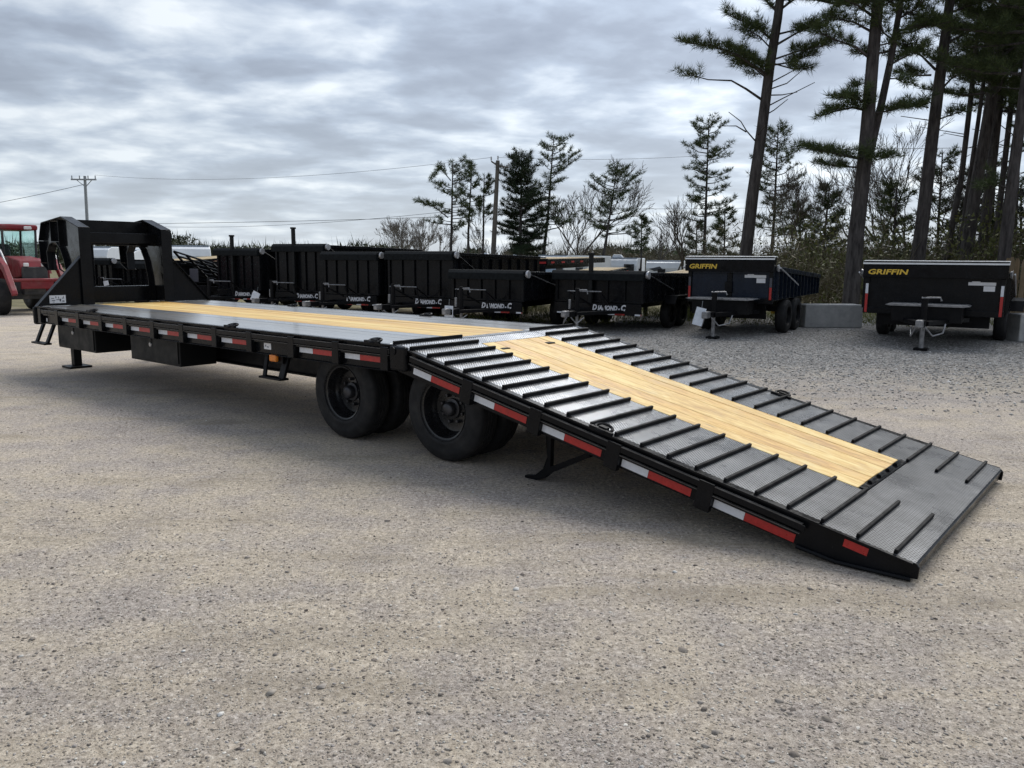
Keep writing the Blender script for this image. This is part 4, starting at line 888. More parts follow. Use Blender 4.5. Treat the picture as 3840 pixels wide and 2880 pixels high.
# ------------------------------------------------------------------ concrete blocks and board fence at the right
def block(c, a, l, label, w=0.58, h=0.57):
    o = MB().prism([(-l / 2, 0), (-l / 2, h * 0.96), (-l / 2 + 0.03, h), (l / 2 - 0.03, h), (l / 2, h * 0.96), (l / 2, 0)], 'y', -w / 2, w / 2).build('concrete_block', 'concrete', None, 0.02)
    o.location = (c[0], c[1], 0); o.rotation_euler = (0, 0, a); return tag(o, label, 'concrete block', 'concrete blocks edging the yard')
block((7.98, 20.3), R(2), 1.45, 'concrete block between the two yellow lettered dump trailers')
block((11.35, 17.1), R(4), 1.6, 'concrete block cut off by the right edge of the photo')
fn = empty('board_fence', (13.05, 21.5, 0), R(-20), 'brown upright board fence at the right edge of the photo', 'fence')
bd = None
for i in range(24):
    x = i * 0.128; h = 1.75 + 0.03 * math.sin(i * 1.7)
    if bd is None:
        bd = MB().prism([(-0.058, 0.02), (-0.058, 0.94), (-0.03, 1.0), (0.03, 1.0), (0.058, 0.94), (0.058, 0.02)], 'y', -0.01, 0.01).build('fence_board', 'fence_board', fn); o = bd
    else: o = copy_part(bd, fn)
    o.location = (x, random.uniform(-0.006, 0.006), 0); o.scale = (1, 1, h); o.rotation_euler = (0, random.uniform(-0.012, 0.012), 0)
for z in (0.4, 1.1): MB().box((-0.1, 0.015, z), (3.1, 0.06, z + 0.09)).build('fence_rail', 'fence_board', fn)

# ------------------------------------------------------------------ utility poles and wires
pA0, pA1 = at(332, 960, 92), at(318, 660, 92); pA0.z = -1.3
A = empty('utility_pole', pA0, 0, 'distant utility pole with a crossarm above the gooseneck', 'utility pole')
MB().tube([(0, 0, 0), tuple(pA1 - pA0)], [0.20, 0.15], 10).build('pole', 'wire_grey', A)
q = pA1 - pA0; cA = q + Vector((0, -0.2, -0.4))
MB().box((cA.x - 1.45, cA.y - 0.08, cA.z - 0.08), (cA.x + 1.35, cA.y + 0.08, cA.z + 0.08)).build('crossarm', 'wire_grey', A)
for dx in (-1.35, -0.5, 0.45, 1.25): MB().tube([(cA.x + dx, cA.y, cA.z + 0.08), (cA.x + dx, cA.y, cA.z + 0.42)], 0.06, 8).build('insulator', 'wire_grey', A)
bars('brace', 'wire_grey', A, [((cA.x - 0.9, cA.y, cA.z), (q.x, q.y, q.z - 1.2)), ((cA.x + 0.9, cA.y, cA.z), (q.x, q.y, q.z - 1.2))], 0.04)
pB0, pB1 = at(1842, 965, 56), at(1867, 602, 56); pB0.z = -1.2
Bp = empty('utility_pole', pB0, 0, 'leaning brown utility pole with two short arms among the small pines', 'utility pole')
q = pB1 - pB0
MB().tube([(0, 0, 0), tuple(q * 0.5), tuple(q)], [0.20, 0.17, 0.13], 10).build('pole', 'pole_wood', Bp)
bars('arm', 'pole_wood', Bp, [((q.x, q.y, q.z - 0.35), (q.x - 0.45, q.y, q.z - 0.05)), ((q.x, q.y, q.z - 0.35), (q.x + 0.72, q.y, q.z - 0.45))], 0.055)
for dx, dz in ((-0.45, 0.0), (0.0, 0.05), (0.72, -0.42)): MB().tube([(q.x + dx, q.y, q.z + dz), (q.x + dx, q.y, q.z + dz + 0.25)], 0.05, 8).build('insulator', 'zinc', Bp)
def wire(p, q, sag, r, label, mat='wire_black'):
    p, q = Vector(p), Vector(q); pts = [p.lerp(q, k / 20) - Vector((0, 0, sag * 4 * (k / 20) * (1 - k / 20))) for k in range(21)]
    o = MB().tube(pts, r, 4).build('overhead_wire', mat, None); tag(o, label, 'wire', 'overhead wires between the utility poles')
topB = pB1 + Vector((-0.45, 0, 0.2)); topA = pA1 + Vector((1.2, -0.2, 0.1))
wire(topB, topA, 0.9, 0.011, 'upper wire from the leaning pole to the distant pole')
wire(pB0 + (pB1 - pB0) * 0.68, at(330, 835, 92), 0.9, 0.013, 'lower wire from the leaning pole to the distant pole')
wire(pB1 + Vector((0, 0, 0.2)), at(2700, 578, 66), 0.25, 0.011, 'upper wire running right from the leaning pole to the pines')
wire(pB0 + (pB1 - pB0) * 0.68, at(2900, 778, 68), 0.15, 0.013, 'lower wire running right from the leaning pole to the pines')
wire(at(322, 690, 92), at(-500, 830, 120), 0.5, 0.025, 'faint wire leaving the distant pole to the left')
wire(at(3000, 560, 40), at(4300, 540, 40), 0.05, 0.012, 'thin wire crossing in front of the tall pines', 'wire_grey')
wire(at(1700, 812, 75), at(-200, 838, 96), 0.3, 0.02, 'lowest wire in the sky left of the small pines')

# ------------------------------------------------------------------ trees
K = 3840 / 2212
def dp(x, y, Y): return np.array(at(x * K, y * K, Y))
def needles(name, c, d, size, tone, per, width, mat, parent, spread=0.9):
    """short pointed blades fanned round every twig point"""
    c = np.repeat(np.asarray(c), per, 0); d = np.repeat(np.asarray(d), per, 0); s = np.repeat(np.asarray(size), per); t = np.repeat(np.asarray(tone), per)
    n = len(c); r = RNG.normal(size=(n, 3)); r /= np.linalg.norm(r, axis=1)[:, None]
    v = d * 0.75 + r * spread; v /= np.linalg.norm(v, axis=1)[:, None]
    p = np.cross(v, RNG.normal(size=(n, 3))); p /= np.linalg.norm(p, axis=1)[:, None] + 1e-9
    s = s * RNG.uniform(0.6, 1.15, n); w = (width * RNG.uniform(0.7, 1.3, n))[:, None]
    b = c + r * 0.03
    V = np.stack([b - p * w / 2, b + p * w / 2, b + v * s[:, None]], 1).reshape(-1, 3)
    T_ = np.arange(n * 3).reshape(-1, 3); tt = np.clip(t + RNG.normal(0, 0.13, n), 0, 1)
    return np_mesh(name, V, T_, mat, parent, np.repeat(tt, 3))

class Pine:
    def __init__(s): s.w = MB(); s.c, s.d, s.s, s.t = [], [], [], []
    def tuft(s, p, d, size, tone): s.c.append(p); s.d.append(d); s.s.append(size); s.t.append(tone)
    def limb(s, pts, r0, f0=0.3, dens=1.0, size=0.25, twig=0.9, n=5, r1=0.012):
        pts = [np.asarray(p, float) for p in pts]; k = len(pts)
        s.w.tube([tuple(p) for p in pts], [r0 + (r1 - r0) * i / (k - 1) for i in range(k)], n, None, False)
        if f0 >= 1: return
        seg = [np.linalg.norm(pts[i + 1] - pts[i]) for i in range(k - 1)]; Lt = sum(seg); m = max(2, int(Lt * (1 - f0) * 4.2 * dens))
        for j in range(m + 1):
            f = f0 + (1 - f0) * (j + random.uniform(-0.3, 0.3)) / m; f = min(max(f, 0), 1); a = f * Lt; i = 0
            while i < k - 2 and a > seg[i]: a -= seg[i]; i += 1
            q = pts[i] + (pts[i + 1] - pts[i]) * min(1, a / seg[i]); d = (pts[i + 1] - pts[i]) / seg[i]
            side = np.cross(d, (0, 0, 1)); nn = np.linalg.norm(side); side = side / nn if nn > 1e-3 else np.array((1, 0, 0))
            for sg in (-1, 1):
                l = twig * random.uniform(0.35, 1.0) * (1.05 - 0.65 * f) + 0.12
                e = q + (d * random.uniform(0.3, 0.8) + side * sg * random.uniform(0.3, 0.95) + np.array((0, 0, random.uniform(-0.05, 0.35)))) * l
                if random.random() < 0.5: s.w.tube([tuple(q), tuple(e)], [0.012, 0.006], 3, None, False)
                m2 = max(1, int(l / 0.17)); td = (e - q) / (np.linalg.norm(e - q) + 1e-6)
                for h in range(m2 + 1):
                    g = q + (e - q) * (0.25 + 0.75 * h / m2)
                    s.tuft(g + np.array((0, 0, random.uniform(-0.02, 0.06))), td * 0.7 + np.array((0, 0, 0.5)), size * random.uniform(0.8, 1.2), 0.30 + 0.35 * random.random())
    def build(s, label, base, per, width, mat, group, cat='tree', name='pine_tree', bark='pine_bark'):
        root = empty(name, tuple(base), 0, label, cat, group); off = np.asarray(base, float)
        s.w.v = [tuple(np.asarray(v) - off) for v in s.w.v]
        s.w.build('trunk', bark, root, 0, True)
        if s.c: needles('crown', np.asarray(s.c) - off, np.asarray(s.d), s.s, s.t, per, width, mat, root)
        return root

def trunk(pine, pts, r0, r1, n=10):
    k = len(pts); pine.w.tube([tuple(p) for p in pts], [r0 + (r1 - r0) * (i / (k - 1)) ** 0.9 for i in range(k)], n, None, False)
def along(pts, z):
    for a, b in zip(pts[:-1], pts[1:]):
        if a[2] <= z <= b[2]: return a + (b - a) * ((z - a[2]) / (b[2] - a[2]))
    return pts[-1] if z > pts[-1][2] else pts[0]
def auto(pine, pts, z0, z1, lmax, lmin, n, rise=0.2, size=0.25, dens=1.0, twig=0.8, shape=1.0, bias=None, f0=(0.1, 0.45), var=(0.45, 1.1)):
    for i in range(n):
        u = (i + random.random()) / n; z = z0 + (z1 - z0) * u; b = along(pts, z); a = random.uniform(0, 2 * math.pi)
        if bias is not None and random.random() < bias[1]: a = bias[0] + random.gauss(0, 0.6)
        prof = (1 - u) ** shape if shape > 0 else 1.0
        l = lmin + (lmax - lmin) * prof * random.uniform(*var)
        dr = np.array((math.cos(a), math.sin(a), 0)); rs = rise + random.gauss(0, 0.10) + 0.35 * u
        p1 = b + dr * l * 0.4 + np.array((0, 0, l * 0.4 * rs * 0.5)); p2 = b + dr * l * 0.75 + np.array((random.uniform(-.1, .1) * l, random.uniform(-.1, .1) * l, l * 0.75 * rs)); p3 = b + dr * l + np.array((0, 0, l * rs * 1.15))
        pine.limb([b, p1, p2, p3], 0.018 + 0.012 * l, random.uniform(*f0), dens, size, twig * min(1, l / 2.0 + 0.25), 4)

def px_limb(pine, Y, pts, r, f0, dens=1.3, size=0.27, twig=1.0, dy=None):
    dy = random.uniform(-1.6, 0.8) if dy is None else dy; k = len(pts)
    pine.limb([dp(x, y, Y + dy * i / (k - 1)) for i, (x, y) in enumerate(pts)], r, f0, dens, size, twig)

BIG = 'tall pines standing behind the trailers on the right'
# A: tall pine with a bare crooked limb
P_ = Pine(); Y = 30; tr = [dp(x, y, Y) for x, y in ((1606, 575), (1612, 540), (1626, 420), (1645, 285), (1662, 150), (1680, 40), (1692, -60), (1701, -180), (1708, -330), (1714, -470))]
tr[0][2] = -0.1; trunk(P_, tr, 0.25, 0.085)
for pts, r, f0 in (([(1663, 168), (1640, 150), (1592, 118), (1535, 98), (1482, 93)], 0.055, 0.12), ([(1660, 172), (1630, 148), (1596, 130)], 0.03, 0.1), ([(1664, 160), (1625, 128), (1580, 108)], 0.03, 0.2), ([(1647, 216), (1612, 192), (1580, 174), (1530, 172), (1476, 158)], 0.05, 0.78),
                   ([(1674, 92), (1640, 62), (1600, 44), (1573, 32)], 0.05, 0.15), ([(1670, 110), (1640, 78), (1606, 60)], 0.03, 0.3), ([(1683, 30), (1655, 2), (1620, -25)], 0.05, 0.2),
                   ([(1672, 100), (1720, 72), (1795, 38)], 0.05, 0.35), ([(1668, 130), (1720, 112), (1780, 98)], 0.04, 0.35), ([(1660, 142), (1700, 136), (1755, 118)], 0.04, 0.35), ([(1684, 22), (1724, -8), (1765, -38)], 0.05, 0.2), ([(1676, 75), (1730, 62), (1775, 60)], 0.04, 0.4), ([(1664, 135), (1715, 150), (1740, 148)], 0.03, 0.45)):
    px_limb(P_, Y, pts, r, f0, 1.5)
for pts in (([(1658, 182), (1700, 160), (1742, 136)]), ([(1654, 196), (1700, 180), (1735, 150)]), ([(1646, 236), (1690, 213), (1760, 178)]), ([(1641, 256), (1672, 238), (1702, 214)]), ([(1652, 206), (1690, 205), (1722, 199)]), ([(1631, 304), (1612, 282), (1600, 262), (1574, 242)]), ([(1636, 290), (1655, 270)]), ([(1612, 285), (1590, 272), (1565, 272)])):
    px_limb(P_, Y, pts, 0.028, 1.0)
auto(P_, tr, tr[-5][2] + 0.6, tr[-1][2], 4.2, 1.0, 56, 0.22, 0.32, 1.1, 1.2, 0.5)
P_.build('tall pine with a crooked bare limb, leftmost of the big pines', tr[0], 20, 0.017, 'pine_needles', BIG)

# B: double stemmed pine
P_ = Pine(); Y = 27; tr = [dp(x, y, Y) for x, y in ((1832, 690), (1838, 650), (1850, 500), (1862, 400), (1873, 280), (1885, 130), (1897, 0), (1904, -120), (1910, -300), (1914, -450))]; tr[0][2] = -0.1
trunk(P_, tr, 0.30, 0.11, 12); t2 = [dp(x, y, Y + 0.3) for x, y in ((1864, 390), (1878, 335), (1905, 220), (1926, 120), (1945, 10), (1956, -120), (1962, -240))]; trunk(P_, t2, 0.15, 0.06)
for pts, r, f0 in (([(1872, 345), (1835, 338), (1785, 327), (1733, 320)], 0.06, 0.12), ([(1870, 362), (1825, 360), (1772, 354)], 0.04, 0.3), ([(1880, 240), (1842, 232), (1806, 240), (1774, 250)], 0.05, 0.1), ([(1882, 232), (1850, 212), (1815, 210)], 0.04, 0.1), ([(1880, 245), (1920, 240), (1948, 231)], 0.04, 0.2),
                   ([(1874, 335), (1895, 345), (1918, 340)], 0.03, 0.2), ([(1886, 132), (1850, 102), (1800, 84), (1765, 66)], 0.05, 0.4), ([(1890, 72), (1845, 48), (1795, 36)], 0.05, 0.25), ([(1893, 40), (1850, 10), (1800, -12)], 0.05, 0.2), ([(1922, 140), (1950, 125), (1985, 110)], 0.04, 0.2), ([(1890, 100), (1915, 95), (1940, 85)], 0.03, 0.2),
                   ([(1882, 170), (1870, 178), (1852, 186)], 0.02, 0.3), ([(1915, 170), (1935, 170), (1955, 180)], 0.03, 0.3), ([(1935, 70), (1965, 60), (2000, 50)], 0.04, 0.2), ([(1895, 20), (1930, 0), (1975, -10)], 0.04, 0.2)):
    px_limb(P_, Y, pts, r, f0, 1.6)
auto(P_, tr, tr[-4][2], tr[-1][2], 4.0, 1.0, 46, 0.2, 0.32, 1.1, 1.2, 0.5); auto(P_, t2, t2[3][2], t2[-1][2], 2.4, 0.6, 20, 0.2, 0.28, 1.1, 0.9)
P_.build('tall double stemmed pine between the two yellow lettered dump trailers', tr[0], 20, 0.017, 'pine_needles', BIG)

# C and the dense stand at the right edge
def big_pine(Y, pts, r0, r1, label, limbs=(), z_auto=None, n=30, lmax=3.4, bias=None, dens=1.0, per=19, f0=(0.1, 0.45)):
    P_ = Pine(); tr = [dp(x, y, Y) for x, y in pts]; tr[0][2] = -0.1; trunk(P_, tr, r0, r1)
    for l_, r, f in limbs: px_limb(P_, Y, l_, r, f, 1.5)
    z0 = dp(1900, z_auto, Y)[2] if z_auto is not None else tr[-3][2]
    auto(P_, tr, z0, tr[-1][2], lmax, 0.8, n, 0.15, 0.29, dens, 1.1, 0.5, bias, f0)
    for k in range(7):
        z = random.uniform(2.6, z0); b = along(tr, z); a = random.uniform(0, 6.28); l = random.uniform(0.6, 1.8)
        P_.limb([b, b + np.array((math.cos(a) * l, math.sin(a) * l, 0.25 * l))], 0.02, 1.0)
    P_.build(label, tr[0], per, 0.018, 'pine_needles', BIG)
big_pine(29, ((1974, 625), (1980, 580), (1995, 460), (2010, 330), (2026, 200), (2042, 80), (2052, 0), (2063, -150), (2074, -440)), 0.27, 0.11, 'single tall pine with a level foliage spur, left of the dense stand',
         (([(2012, 162), (1985, 163), (1948, 160)], 0.04, 0.05), ([(2020, 150), (1992, 122), (1950, 92)], 0.05, 0.45), ([(2022, 205), (2055, 170), (2090, 150)], 0.05, 0.4), ([(2005, 232), (1985, 228), (1968, 232)], 0.03, 0.3), ([(2036, 62), (1990, 35), (1935, 20)], 0.05, 0.35), ([(2040, 95), (2090, 70), (2150, 48)], 0.05, 0.25), ([(2018, 262), (2050, 250), (2080, 240)], 0.03, 0.4), ([(2046, 30), (2100, 10), (2160, -10)], 0.05, 0.2)), -10, 44, 4.2)
big_pine(33, ((2080, 600), (2086, 560), (2104, 430), (2130, 280), (2158, 110), (2178, -40), (2195, -200), (2205, -320)), 0.29, 0.12, 'thick dark pine in the middle of the dense stand at the right edge', (), 215, 36, 3.4, None, 0.9)
big_pine(36.5, ((2116, 600), (2122, 540), (2140, 380), (2160, 200), (2178, 60), (2196, -120), (2208, -280)), 0.26, 0.11, 'pine just behind the thick dark one in the dense stand', (), 240, 28, 3.4, None, 0.9)
big_pine(26.5, ((2160, 640), (2165, 600), (2178, 470), (2192, 350), (2214, 190), (2236, 20), (2252, -150), (2262, -300)), 0.23, 0.10, 'pine trunk leaning out of the photo at the right edge', (([(2196, 330), (2230, 320), (2262, 318)], 0.04, 0.2), ([(2185, 410), (2160, 400), (2130, 405)], 0.03, 0.3)), 170, 34, 3.2)
big_pine(34.5, ((2038, 600), (2045, 560), (2060, 470), (2076, 390), (2096, 220), (2112, 70), (2124, -90), (2132, -230)), 0.15, 0.07, 'slender pine between the third big trunk and the dense stand', (), 170, 28, 2.2, None, 0.9)
big_pine(38, ((2142, 620), (2148, 560), (2160, 440), (2176, 300), (2196, 130), (2212, -20), (2226, -190)), 0.17, 0.08, 'slim pine close behind the trunk that leans out at the right edge', (), 240, 28, 2.6, None, 0.9)

big_pine(35.5, ((2066, 600), (2070, 560), (2088, 430), (2112, 270), (2134, 110), (2150, -40), (2164, -200)), 0.12, 0.06, 'thin straight pine just left of the thick dark trunk in the dense stand', (), 180, 26, 2.2, None, 0.8)
big_pine(39, ((2186, 610), (2188, 560), (2194, 440), (2200, 320), (2208, 180), (2216, 40), (2226, -150)), 0.14, 0.07, 'thin upright pine behind the trunk that leans out of the photo', (), 260, 30, 2.6, None, 0.8)
# smaller pines on the skyline
SKY_G = 'small pines on the skyline'
def small_pine(xb, xt, yt, yc, hw, label, Y=58, n=46, dens=0.8, shape=0.6, r=0.16, mat='pine_needles', rise=0.12, per=11, size=0.28, twig=0.62, f0=(0.30, 0.65), extra=(), group=SKY_G, thin=0.88):
    P_ = Pine(); zg = ground_z(Y); b = dp(xb, 560, Y); b[2] = zg; tp = dp(xt, yt, Y); m1 = b + (tp - b) * 0.5 + np.array((random.uniform(-0.15, 0.15), 0, 0))
    tr = [b, b + (m1 - b) * 0.5, m1, m1 + (tp - m1) * 0.5, tp]; trunk(P_, tr, r, 0.03, 7)
    z0 = dp(xb, yc, Y)[2]; hm = hw * Y / 1737.6
    auto(P_, tr, z0, tp[2] - 0.15, hm * 1.15, hm * 0.22, int(n * thin), rise, size, dens, twig * min(1.0, hm / 1.6), shape, None, f0, (0.15, 1.3))
    P_.tuft(tp, np.array((0, 0, 1.0)), size, 0.5)
    for l_, rr, f in extra: px_limb(P_, Y, l_, rr, f, 1.2, size)
    P_.build(label, b, per, 0.032, mat, group)
small_pine(968, 978, 353, 505, 44, 'flat topped skyline pine with a long low limb, first left of the leaning pole', 56, 34, 0.9, 0.15, 0.15, extra=(([(968, 470), (940, 448), (906, 436)], 0.05, 0.3), ([(974, 390), (950, 362), (935, 385)], 0.04, 0.2)))
small_pine(1010, 1020, 350, 462, 26, 'narrow skyline pine, middle one of three left of the leaning pole', 57, 24, 0.9, 0.25, 0.13)
small_pine(1039, 1046, 378, 470, 24, 'short crowned skyline pine touching the leaning pole', 58, 22, 1.0, 0.3, 0.13)
small_pine(1120, 1127, 334, 552, 50, 'dense dark skyline evergreen clothed to the ground right of the leaning pole', 57, 110, 1.2, 0.22, 0.18, 'needles_dense', 0.08, 10, f0=(0.05, 0.3), thin=0.85)
small_pine(1163, 1196, 297, 500, 48, 'tallest skyline pine, with an open layered top', 58, 50, 0.8, 0.12, 0.17)
small_pine(1288, 1332, 368, 512, 52, 'skyline pine with swept tiers on its right side', 58, 48, 0.9, 0.2, 0.15)
small_pine(1384, 1386, 468, 548, 28, 'small bushy skyline pine near the right caravans', 60, 30, 1.0, 0.6, 0.1)
small_pine(1520, 1531, 262, 478, 50, 'tiered skyline pine left of the pine with the crooked limb', 52, 58, 0.85, 0.25, 0.15)
small_pine(1664, 1681, 275, 515, 52, 'tiered skyline pine just right of the trunk with the crooked limb', 50, 60, 0.85, 0.25, 0.15)
small_pine(1776, 1792, 402, 570, 58, 'bushy pine left of the double stemmed trunk', 44, 50, 1.0, 0.6, 0.13)
small_pine(1722, 1730, 440, 570, 40, 'low bushy pine above the blue panelled dump trailer', 46, 36, 1.0, 0.6, 0.1)
small_pine(1560, 1566, 452, 560, 36, 'low bushy pine left of the trunk with the crooked limb', 50, 32, 1.0, 0.6, 0.1)
small_pine(1502, 1505, 482, 560, 34, 'lowest bushy pine above the right caravans', 55, 26, 1.0, 0.6, 0.1)
UND = 'young pines under the tall pines'
small_pine(1930, 1938, 396, 590, 56, 'young pine right of the double stemmed trunk', 40, 46, 1.0, 0.5, 0.12, group=UND)
small_pine(2030, 2036, 330, 590, 56, 'young pine behind the third big trunk', 43, 54, 1.0, 0.45, 0.12, group=UND)
small_pine(2092, 2100, 372, 590, 62, 'young pine in front of the dense stand', 41, 54, 1.1, 0.45, 0.12, 'needles_dense', group=UND)
small_pine(2150, 2152, 335, 600, 60, 'young pine low in the dense stand near the right edge', 42, 56, 1.1, 0.45, 0.12, group=UND)
small_pine(2204, 2206, 400, 610, 60, 'young pine cut off by the right edge', 40, 46, 1.1, 0.45, 0.12, 'needles_dense', group=UND)

# bare deciduous trees
def bare_tree(xb, xt, yt, label, Y, r=0.12, depth=5, spread=0.55, group='leafless trees on the skyline', first=0.27, bark='bare_bark', rmin=0.00024):
    depth += 1
    w = MB(); b = dp(xb, 560, Y); b[2] = ground_z(Y); tp = dp(xt, yt, Y); H = np.linalg.norm(tp - b); rootd = (tp - b) / H; loc = np.array(b)
    def grow(p, d, l, rr, k):
        q = p + d * l * 0.5 + np.array([random.gauss(0, 0.05) for _ in range(3)]) * l; e = p + d * l + np.array([random.gauss(0, 0.06) for _ in range(3)]) * l
        rr = max(rr, rmin * Y)
        w.tube([tuple(p - loc), tuple(q - loc), tuple(e - loc)], [rr, rr * 0.85, rr * 0.68], 5 if k > 3 else 3, None, False)
        if k == 0: return
        for j in range(3 if random.random() < 0.6 else 2):
            a = np.array([random.gauss(0, 1) for _ in range(3)]); a -= d * a.dot(d); a /= np.linalg.norm(a)
            nd = d + a * spread * random.uniform(0.5, 1.2) + np.array((0, 0, 0.18)); nd /= np.linalg.norm(nd)
            grow(e if j < 2 else q, nd, l * random.uniform(0.62, 0.86), rr * 0.62, k - 1)
    grow(np.array(b), rootd, H * first, r, depth)
    root = empty('bare_tree', tuple(b), 0, label, 'tree', group); w.build('branches', bark, root)
bare_tree(1250, 1290, 372, 'leafless tree between the tallest skyline pine and the swept one', 60, 0.12, 6)
bare_tree(1225, 1215, 420, 'thin leafless tree close right of the tallest skyline pine', 62, 0.09, 5)
bare_tree(1462, 1522, 392, 'leafless tree leaning right beside the tiered skyline pine', 52, 0.11, 5)
bare_tree(1700, 1722, 372, 'leafless tree above the blue panelled dump trailer', 46, 0.09, 6)
bare_tree(1745, 1760, 385, 'spindly leafless tree left of the double stemmed trunk', 48, 0.08, 5)
bare_tree(1898, 1925, 240, 'tall leafless tree right of the double stemmed trunk', 42, 0.11, 6)
bare_tree(1960, 1985, 290, 'leafless tree left of the third big trunk', 44, 0.10, 6)
bare_tree(1060, 1052, 440, 'leafless sapling at the foot of the leaning pole', 60, 0.07, 5)
bare_tree(1420, 1425, 470, 'leafless sapling above the right caravans', 60, 0.07, 5)
bare_tree(2062, 2070, 330, 'leafless tree in front of the dense stand', 42, 0.08, 6)
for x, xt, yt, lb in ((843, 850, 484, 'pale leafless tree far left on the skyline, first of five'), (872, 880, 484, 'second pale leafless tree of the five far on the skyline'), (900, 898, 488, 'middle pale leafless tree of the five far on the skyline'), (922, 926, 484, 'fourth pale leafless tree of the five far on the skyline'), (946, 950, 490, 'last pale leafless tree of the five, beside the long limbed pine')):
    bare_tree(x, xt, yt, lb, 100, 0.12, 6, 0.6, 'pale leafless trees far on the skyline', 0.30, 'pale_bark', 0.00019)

# brush: leafy and twiggy flecks that nobody could count
def brush(name, label, mat, n, xr, yr, top, size, width, group=None, twig=0.5, seed=1, lumps=40):
    g_ = np.random.default_rng(seed); X = g_.uniform(*xr, n); Y_ = g_.uniform(*yr, n)
    cxs = g_.uniform(*xr, lumps); hs = g_.uniform(0.45, 1.0, lumps); ws = (xr[1] - xr[0]) / lumps * g_.uniform(0.6, 1.8, lumps)
    prof = np.max(hs[None] * np.exp(-((X[:, None] - cxs[None]) / ws[None]) ** 2), 1)
    tz = top(X) * np.clip(prof, 0.25, 1); zb = np.interp(Y_, [a for a, b in PROF], [b for a, b in PROF])
    Z = zb + tz * g_.uniform(0, 1, n) ** 0.85
    c = np.stack([X, Y_, Z], 1); d = g_.normal(size=(n, 3)); up_ = g_.random(n) < twig; d[up_] = d[up_] * 0.35 + np.array((0, 0, 1.0)); d /= np.linalg.norm(d, axis=1)[:, None]
    p = np.cross(d, g_.normal(size=(n, 3))); p /= np.linalg.norm(p, axis=1)[:, None]
    s = size * g_.uniform(0.5, 1.5, n)[:, None] * np.where(up_, 1.8, 0.8)[:, None]; w = width * np.where(up_, 0.45, 1.5)[:, None]
    V = np.stack([c - p * w, c + p * w, c + d * s], 1).reshape(-1, 3)
    tone = np.clip(0.5 + g_.normal(0, 0.28, n), 0, 1)
    o = np_mesh(name, V, np.arange(3 * n).reshape(-1, 3), mat, None, np.repeat(tone, 3)); tag(o, label, None, None, 'stuff'); return o
brush('undergrowth', 'brown twiggy undergrowth below the pines', 'brush_twigs', 46000, (-2, 44), (66, 86), lambda x: 4.0 + 0.03 * x, 0.75, 0.028, seed=2, lumps=70)
brush('shrubbery', 'olive green shrubbery below the pines', 'brush_green', 26000, (2, 44), (64, 84), lambda x: 3.6 + 0 * x, 0.30, 0.07, twig=0.2, seed=3, lumps=60)
brush('undergrowth', 'brown undergrowth behind the board fence', 'brush_twigs', 42000, (9, 36), (28.5, 42), lambda x: 2.8 + 0.09 * x, 0.42, 0.015, seed=5, lumps=60)
brush('shrubbery', 'green shrubbery behind the board fence', 'brush_green', 24000, (11, 36), (29, 42), lambda x: 2.8 + 0.10 * x, 0.18, 0.045, twig=0.2, seed=6, lumps=50)
brush('undergrowth', 'brown undergrowth around the small skyline pines', 'brush_twigs', 20000, (-18, 2), (58, 80), lambda x: 3.4 + 0 * x, 0.6, 0.04, seed=8)
brush('far_woods', 'far line of woods on the horizon', 'far_woods', 60000, (-190, 190), (170, 215), lambda x: 6.0 + 0 * x, 1.3, 0.22, twig=0.25, seed=9, lumps=60)
brush('far_woods', 'low wooded rise left of the dump trailer with the longest mast', 'far_woods', 16000, (-78, -46), (150, 170), lambda x: 8.6 - 0.11 * (x + 78), 0.9, 0.16, twig=0.2, seed=10, lumps=12)
brush('grass', 'tufted grass under the parked dump trailers', 'grass_blades', 16000, (-2, 13), (20.2, 26), lambda x: 0.16 + 0 * x, 0.09, 0.012, twig=0.9, seed=12, lumps=60)

# the stand goes on beyond the right edge of the photo
P_ = Pine()
for k in range(9):
    x0 = 2290 + k * 95 + random.uniform(-25, 25); Y = random.uniform(25, 35); tr = [dp(x0 + dx, y, Y) for dx, y in ((0, 620), (12, 400), (30, 150), (48, -100), (62, -320))]; tr[0][2] = -0.1
    trunk(P_, tr, 0.26, 0.10, 7); auto(P_, tr, dp(1900, 260, Y)[2], tr[-1][2], 3.6, 0.9, 40, 0.15, 0.40, 0.7, 1.1, 0.5)
for nm, ob in (('pine_wood_trunks', P_.w.build('pine_wood_trunks', 'pine_bark')), ('pine_wood', needles('pine_wood', np.asarray(P_.c), np.asarray(P_.d), P_.s, P_.t, 9, 0.04, 'pine_needles', None))):
    tag(ob, 'pine wood carrying on past the right edge of the photo', None, None, 'stuff')

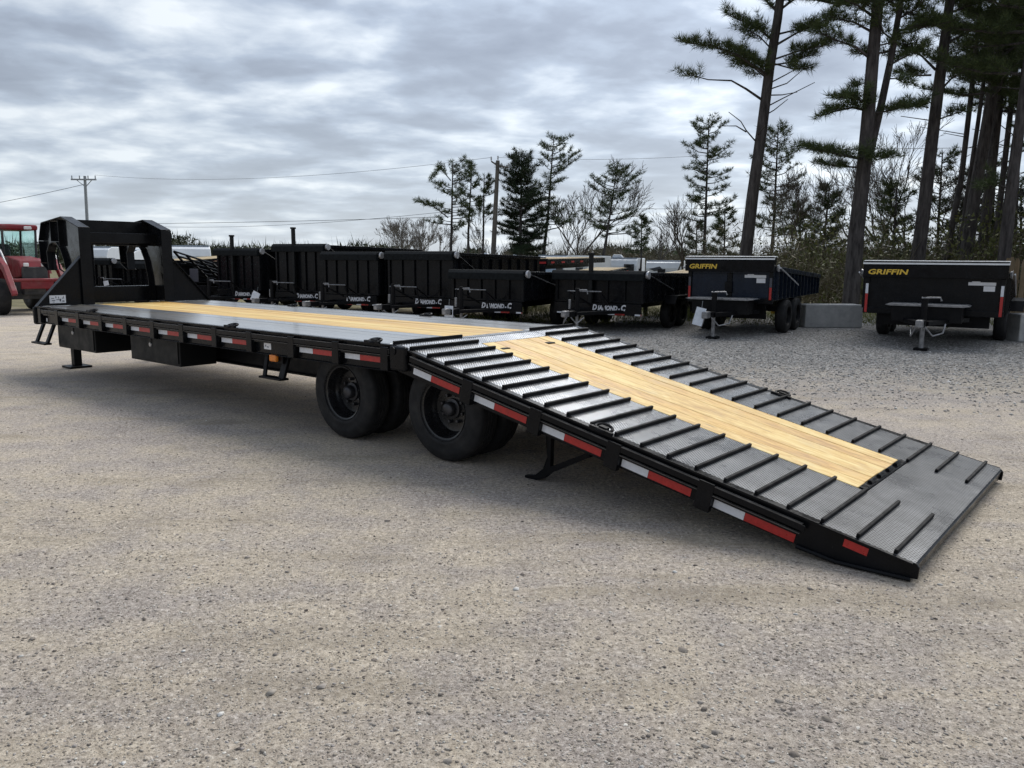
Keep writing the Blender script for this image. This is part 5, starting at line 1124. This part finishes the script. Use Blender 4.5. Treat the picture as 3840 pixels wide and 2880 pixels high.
# ------------------------------------------------------------------ loose stones on the yard
def stones(name, label, n, sampler, size, tones, seed, flat=0.6):
    g_ = np.random.default_rng(seed); x, y = sampler(g_, n); s = size(g_, n)
    phi = (1 + 5 ** 0.5) / 2
    base = np.array([(0, 0, 1), (0, 0, -0.6), (1, 0, 0), (-1, 0, 0), (0, 1, 0), (0, -1, 0), (0.62, 0.62, 0.45), (-0.62, 0.62, 0.45), (-0.62, -0.62, 0.45), (0.62, -0.62, 0.45)], float)
    F = np.array([(0, 6, 7), (0, 7, 8), (0, 8, 9), (0, 9, 6), (6, 2, 4), (6, 4, 7), (7, 4, 3), (7, 3, 8), (8, 3, 5), (8, 5, 9), (9, 5, 2), (9, 2, 6)], int)
    B = base[None] * (1 + g_.normal(0, 0.20, (n, len(base), 3))); a = g_.uniform(0, 2 * np.pi, n); ca, sa = np.cos(a)[:, None], np.sin(a)[:, None]
    st = g_.uniform(0.7, 1.5, n)[:, None]; X = B[:, :, 0] * st; Y_ = B[:, :, 1]; Z = B[:, :, 2] * flat * g_.uniform(0.5, 1.2, n)[:, None]
    V = np.stack([X * ca - Y_ * sa, X * sa + Y_ * ca, Z], 2) * s[:, None, None]
    V[:, :, 0] += x[:, None]; V[:, :, 1] += y[:, None]; V[:, :, 2] += (s * 0.12)[:, None]
    T_ = (F[None] + (np.arange(n) * len(base))[:, None, None]).reshape(-1, 3)
    t = np.asarray(tones)[g_.integers(0, len(tones), n)] * g_.uniform(0.75, 1.2, n)[:, None]
    tag(np_mesh(name, V.reshape(-1, 3), T_, 'pebble', None, np.repeat(np.clip(t, 0, 1), len(base), 0)), label, None, None, 'stuff')
def wedge(y0, y1, power, lump):
    def f(g_, n):
        y = y0 * (y1 / y0) ** (g_.random(n) ** power); x = (g_.random(n) - 0.5) * y * 1.5
        c = g_.integers(0, lump, n); cy = y0 * (y1 / y0) ** g_.random(lump); cxx = (g_.random(lump) - 0.5) * cy * 1.4
        m = g_.random(n) < 0.45; x = np.where(m, cxx[c] + g_.normal(0, 0.35, n) * (0.5 + cy[c] / 6), x); y = np.where(m, np.maximum(1.5, cy[c] + g_.normal(0, 0.35, n) * (0.5 + cy[c] / 6)), y)
        return x, y
    return f
WARM = [(0.44, 0.385, 0.31), (0.50, 0.44, 0.36), (0.36, 0.31, 0.26), (0.27, 0.23, 0.19), (0.68, 0.64, 0.57), (0.40, 0.36, 0.33), (0.46, 0.40, 0.33)]
stones('gravel', 'fine tan gravel scattered over the yard', 90000, wedge(2.2, 11, 1.0, 300), lambda g_, n: np.clip(g_.lognormal(-5.9, 0.45, n), 0.0015, 0.008), WARM, 21)
stones('gravel', 'bigger loose stones scattered over the yard', 420, wedge(2.2, 14, 1.0, 60), lambda g_, n: np.clip(g_.lognormal(-4.75, 0.36, n), 0.004, 0.019), [(0.24, 0.205, 0.175), (0.30, 0.26, 0.22), (0.36, 0.32, 0.28), (0.66, 0.64, 0.60), (0.45, 0.40, 0.34)], 22)
def greyzone(g_, n):
    y = 8.0 * (19.5 / 8.0) ** (g_.random(3 * n) ** 0.8); x = g_.uniform(-0.12, 0.68, 3 * n) * y
    keep = g_.random(3 * n) < np.clip((y - 8.3) / 4.5, 0, 1) ** 1.3; x, y = x[keep], y[keep]; return x[:n], y[:n]
stones('gravel', 'crushed grey stone on the right part of the yard', 34000, greyzone, lambda g_, n: np.clip(g_.lognormal(-4.65, 0.45, n), 0.004, 0.022), [(0.26, 0.25, 0.24), (0.33, 0.32, 0.305), (0.40, 0.385, 0.365), (0.46, 0.445, 0.42), (0.66, 0.645, 0.62), (0.21, 0.20, 0.19)], 23, 0.7)
stones('gravel', 'dark loose stones in patches over the yard', 2600, wedge(2.2, 10, 1.0, 30), lambda g_, n: np.clip(g_.lognormal(-5.35, 0.35, n), 0.003, 0.010), [(0.17, 0.145, 0.125), (0.24, 0.21, 0.185), (0.32, 0.285, 0.25), (0.40, 0.36, 0.32)], 24, 0.7)
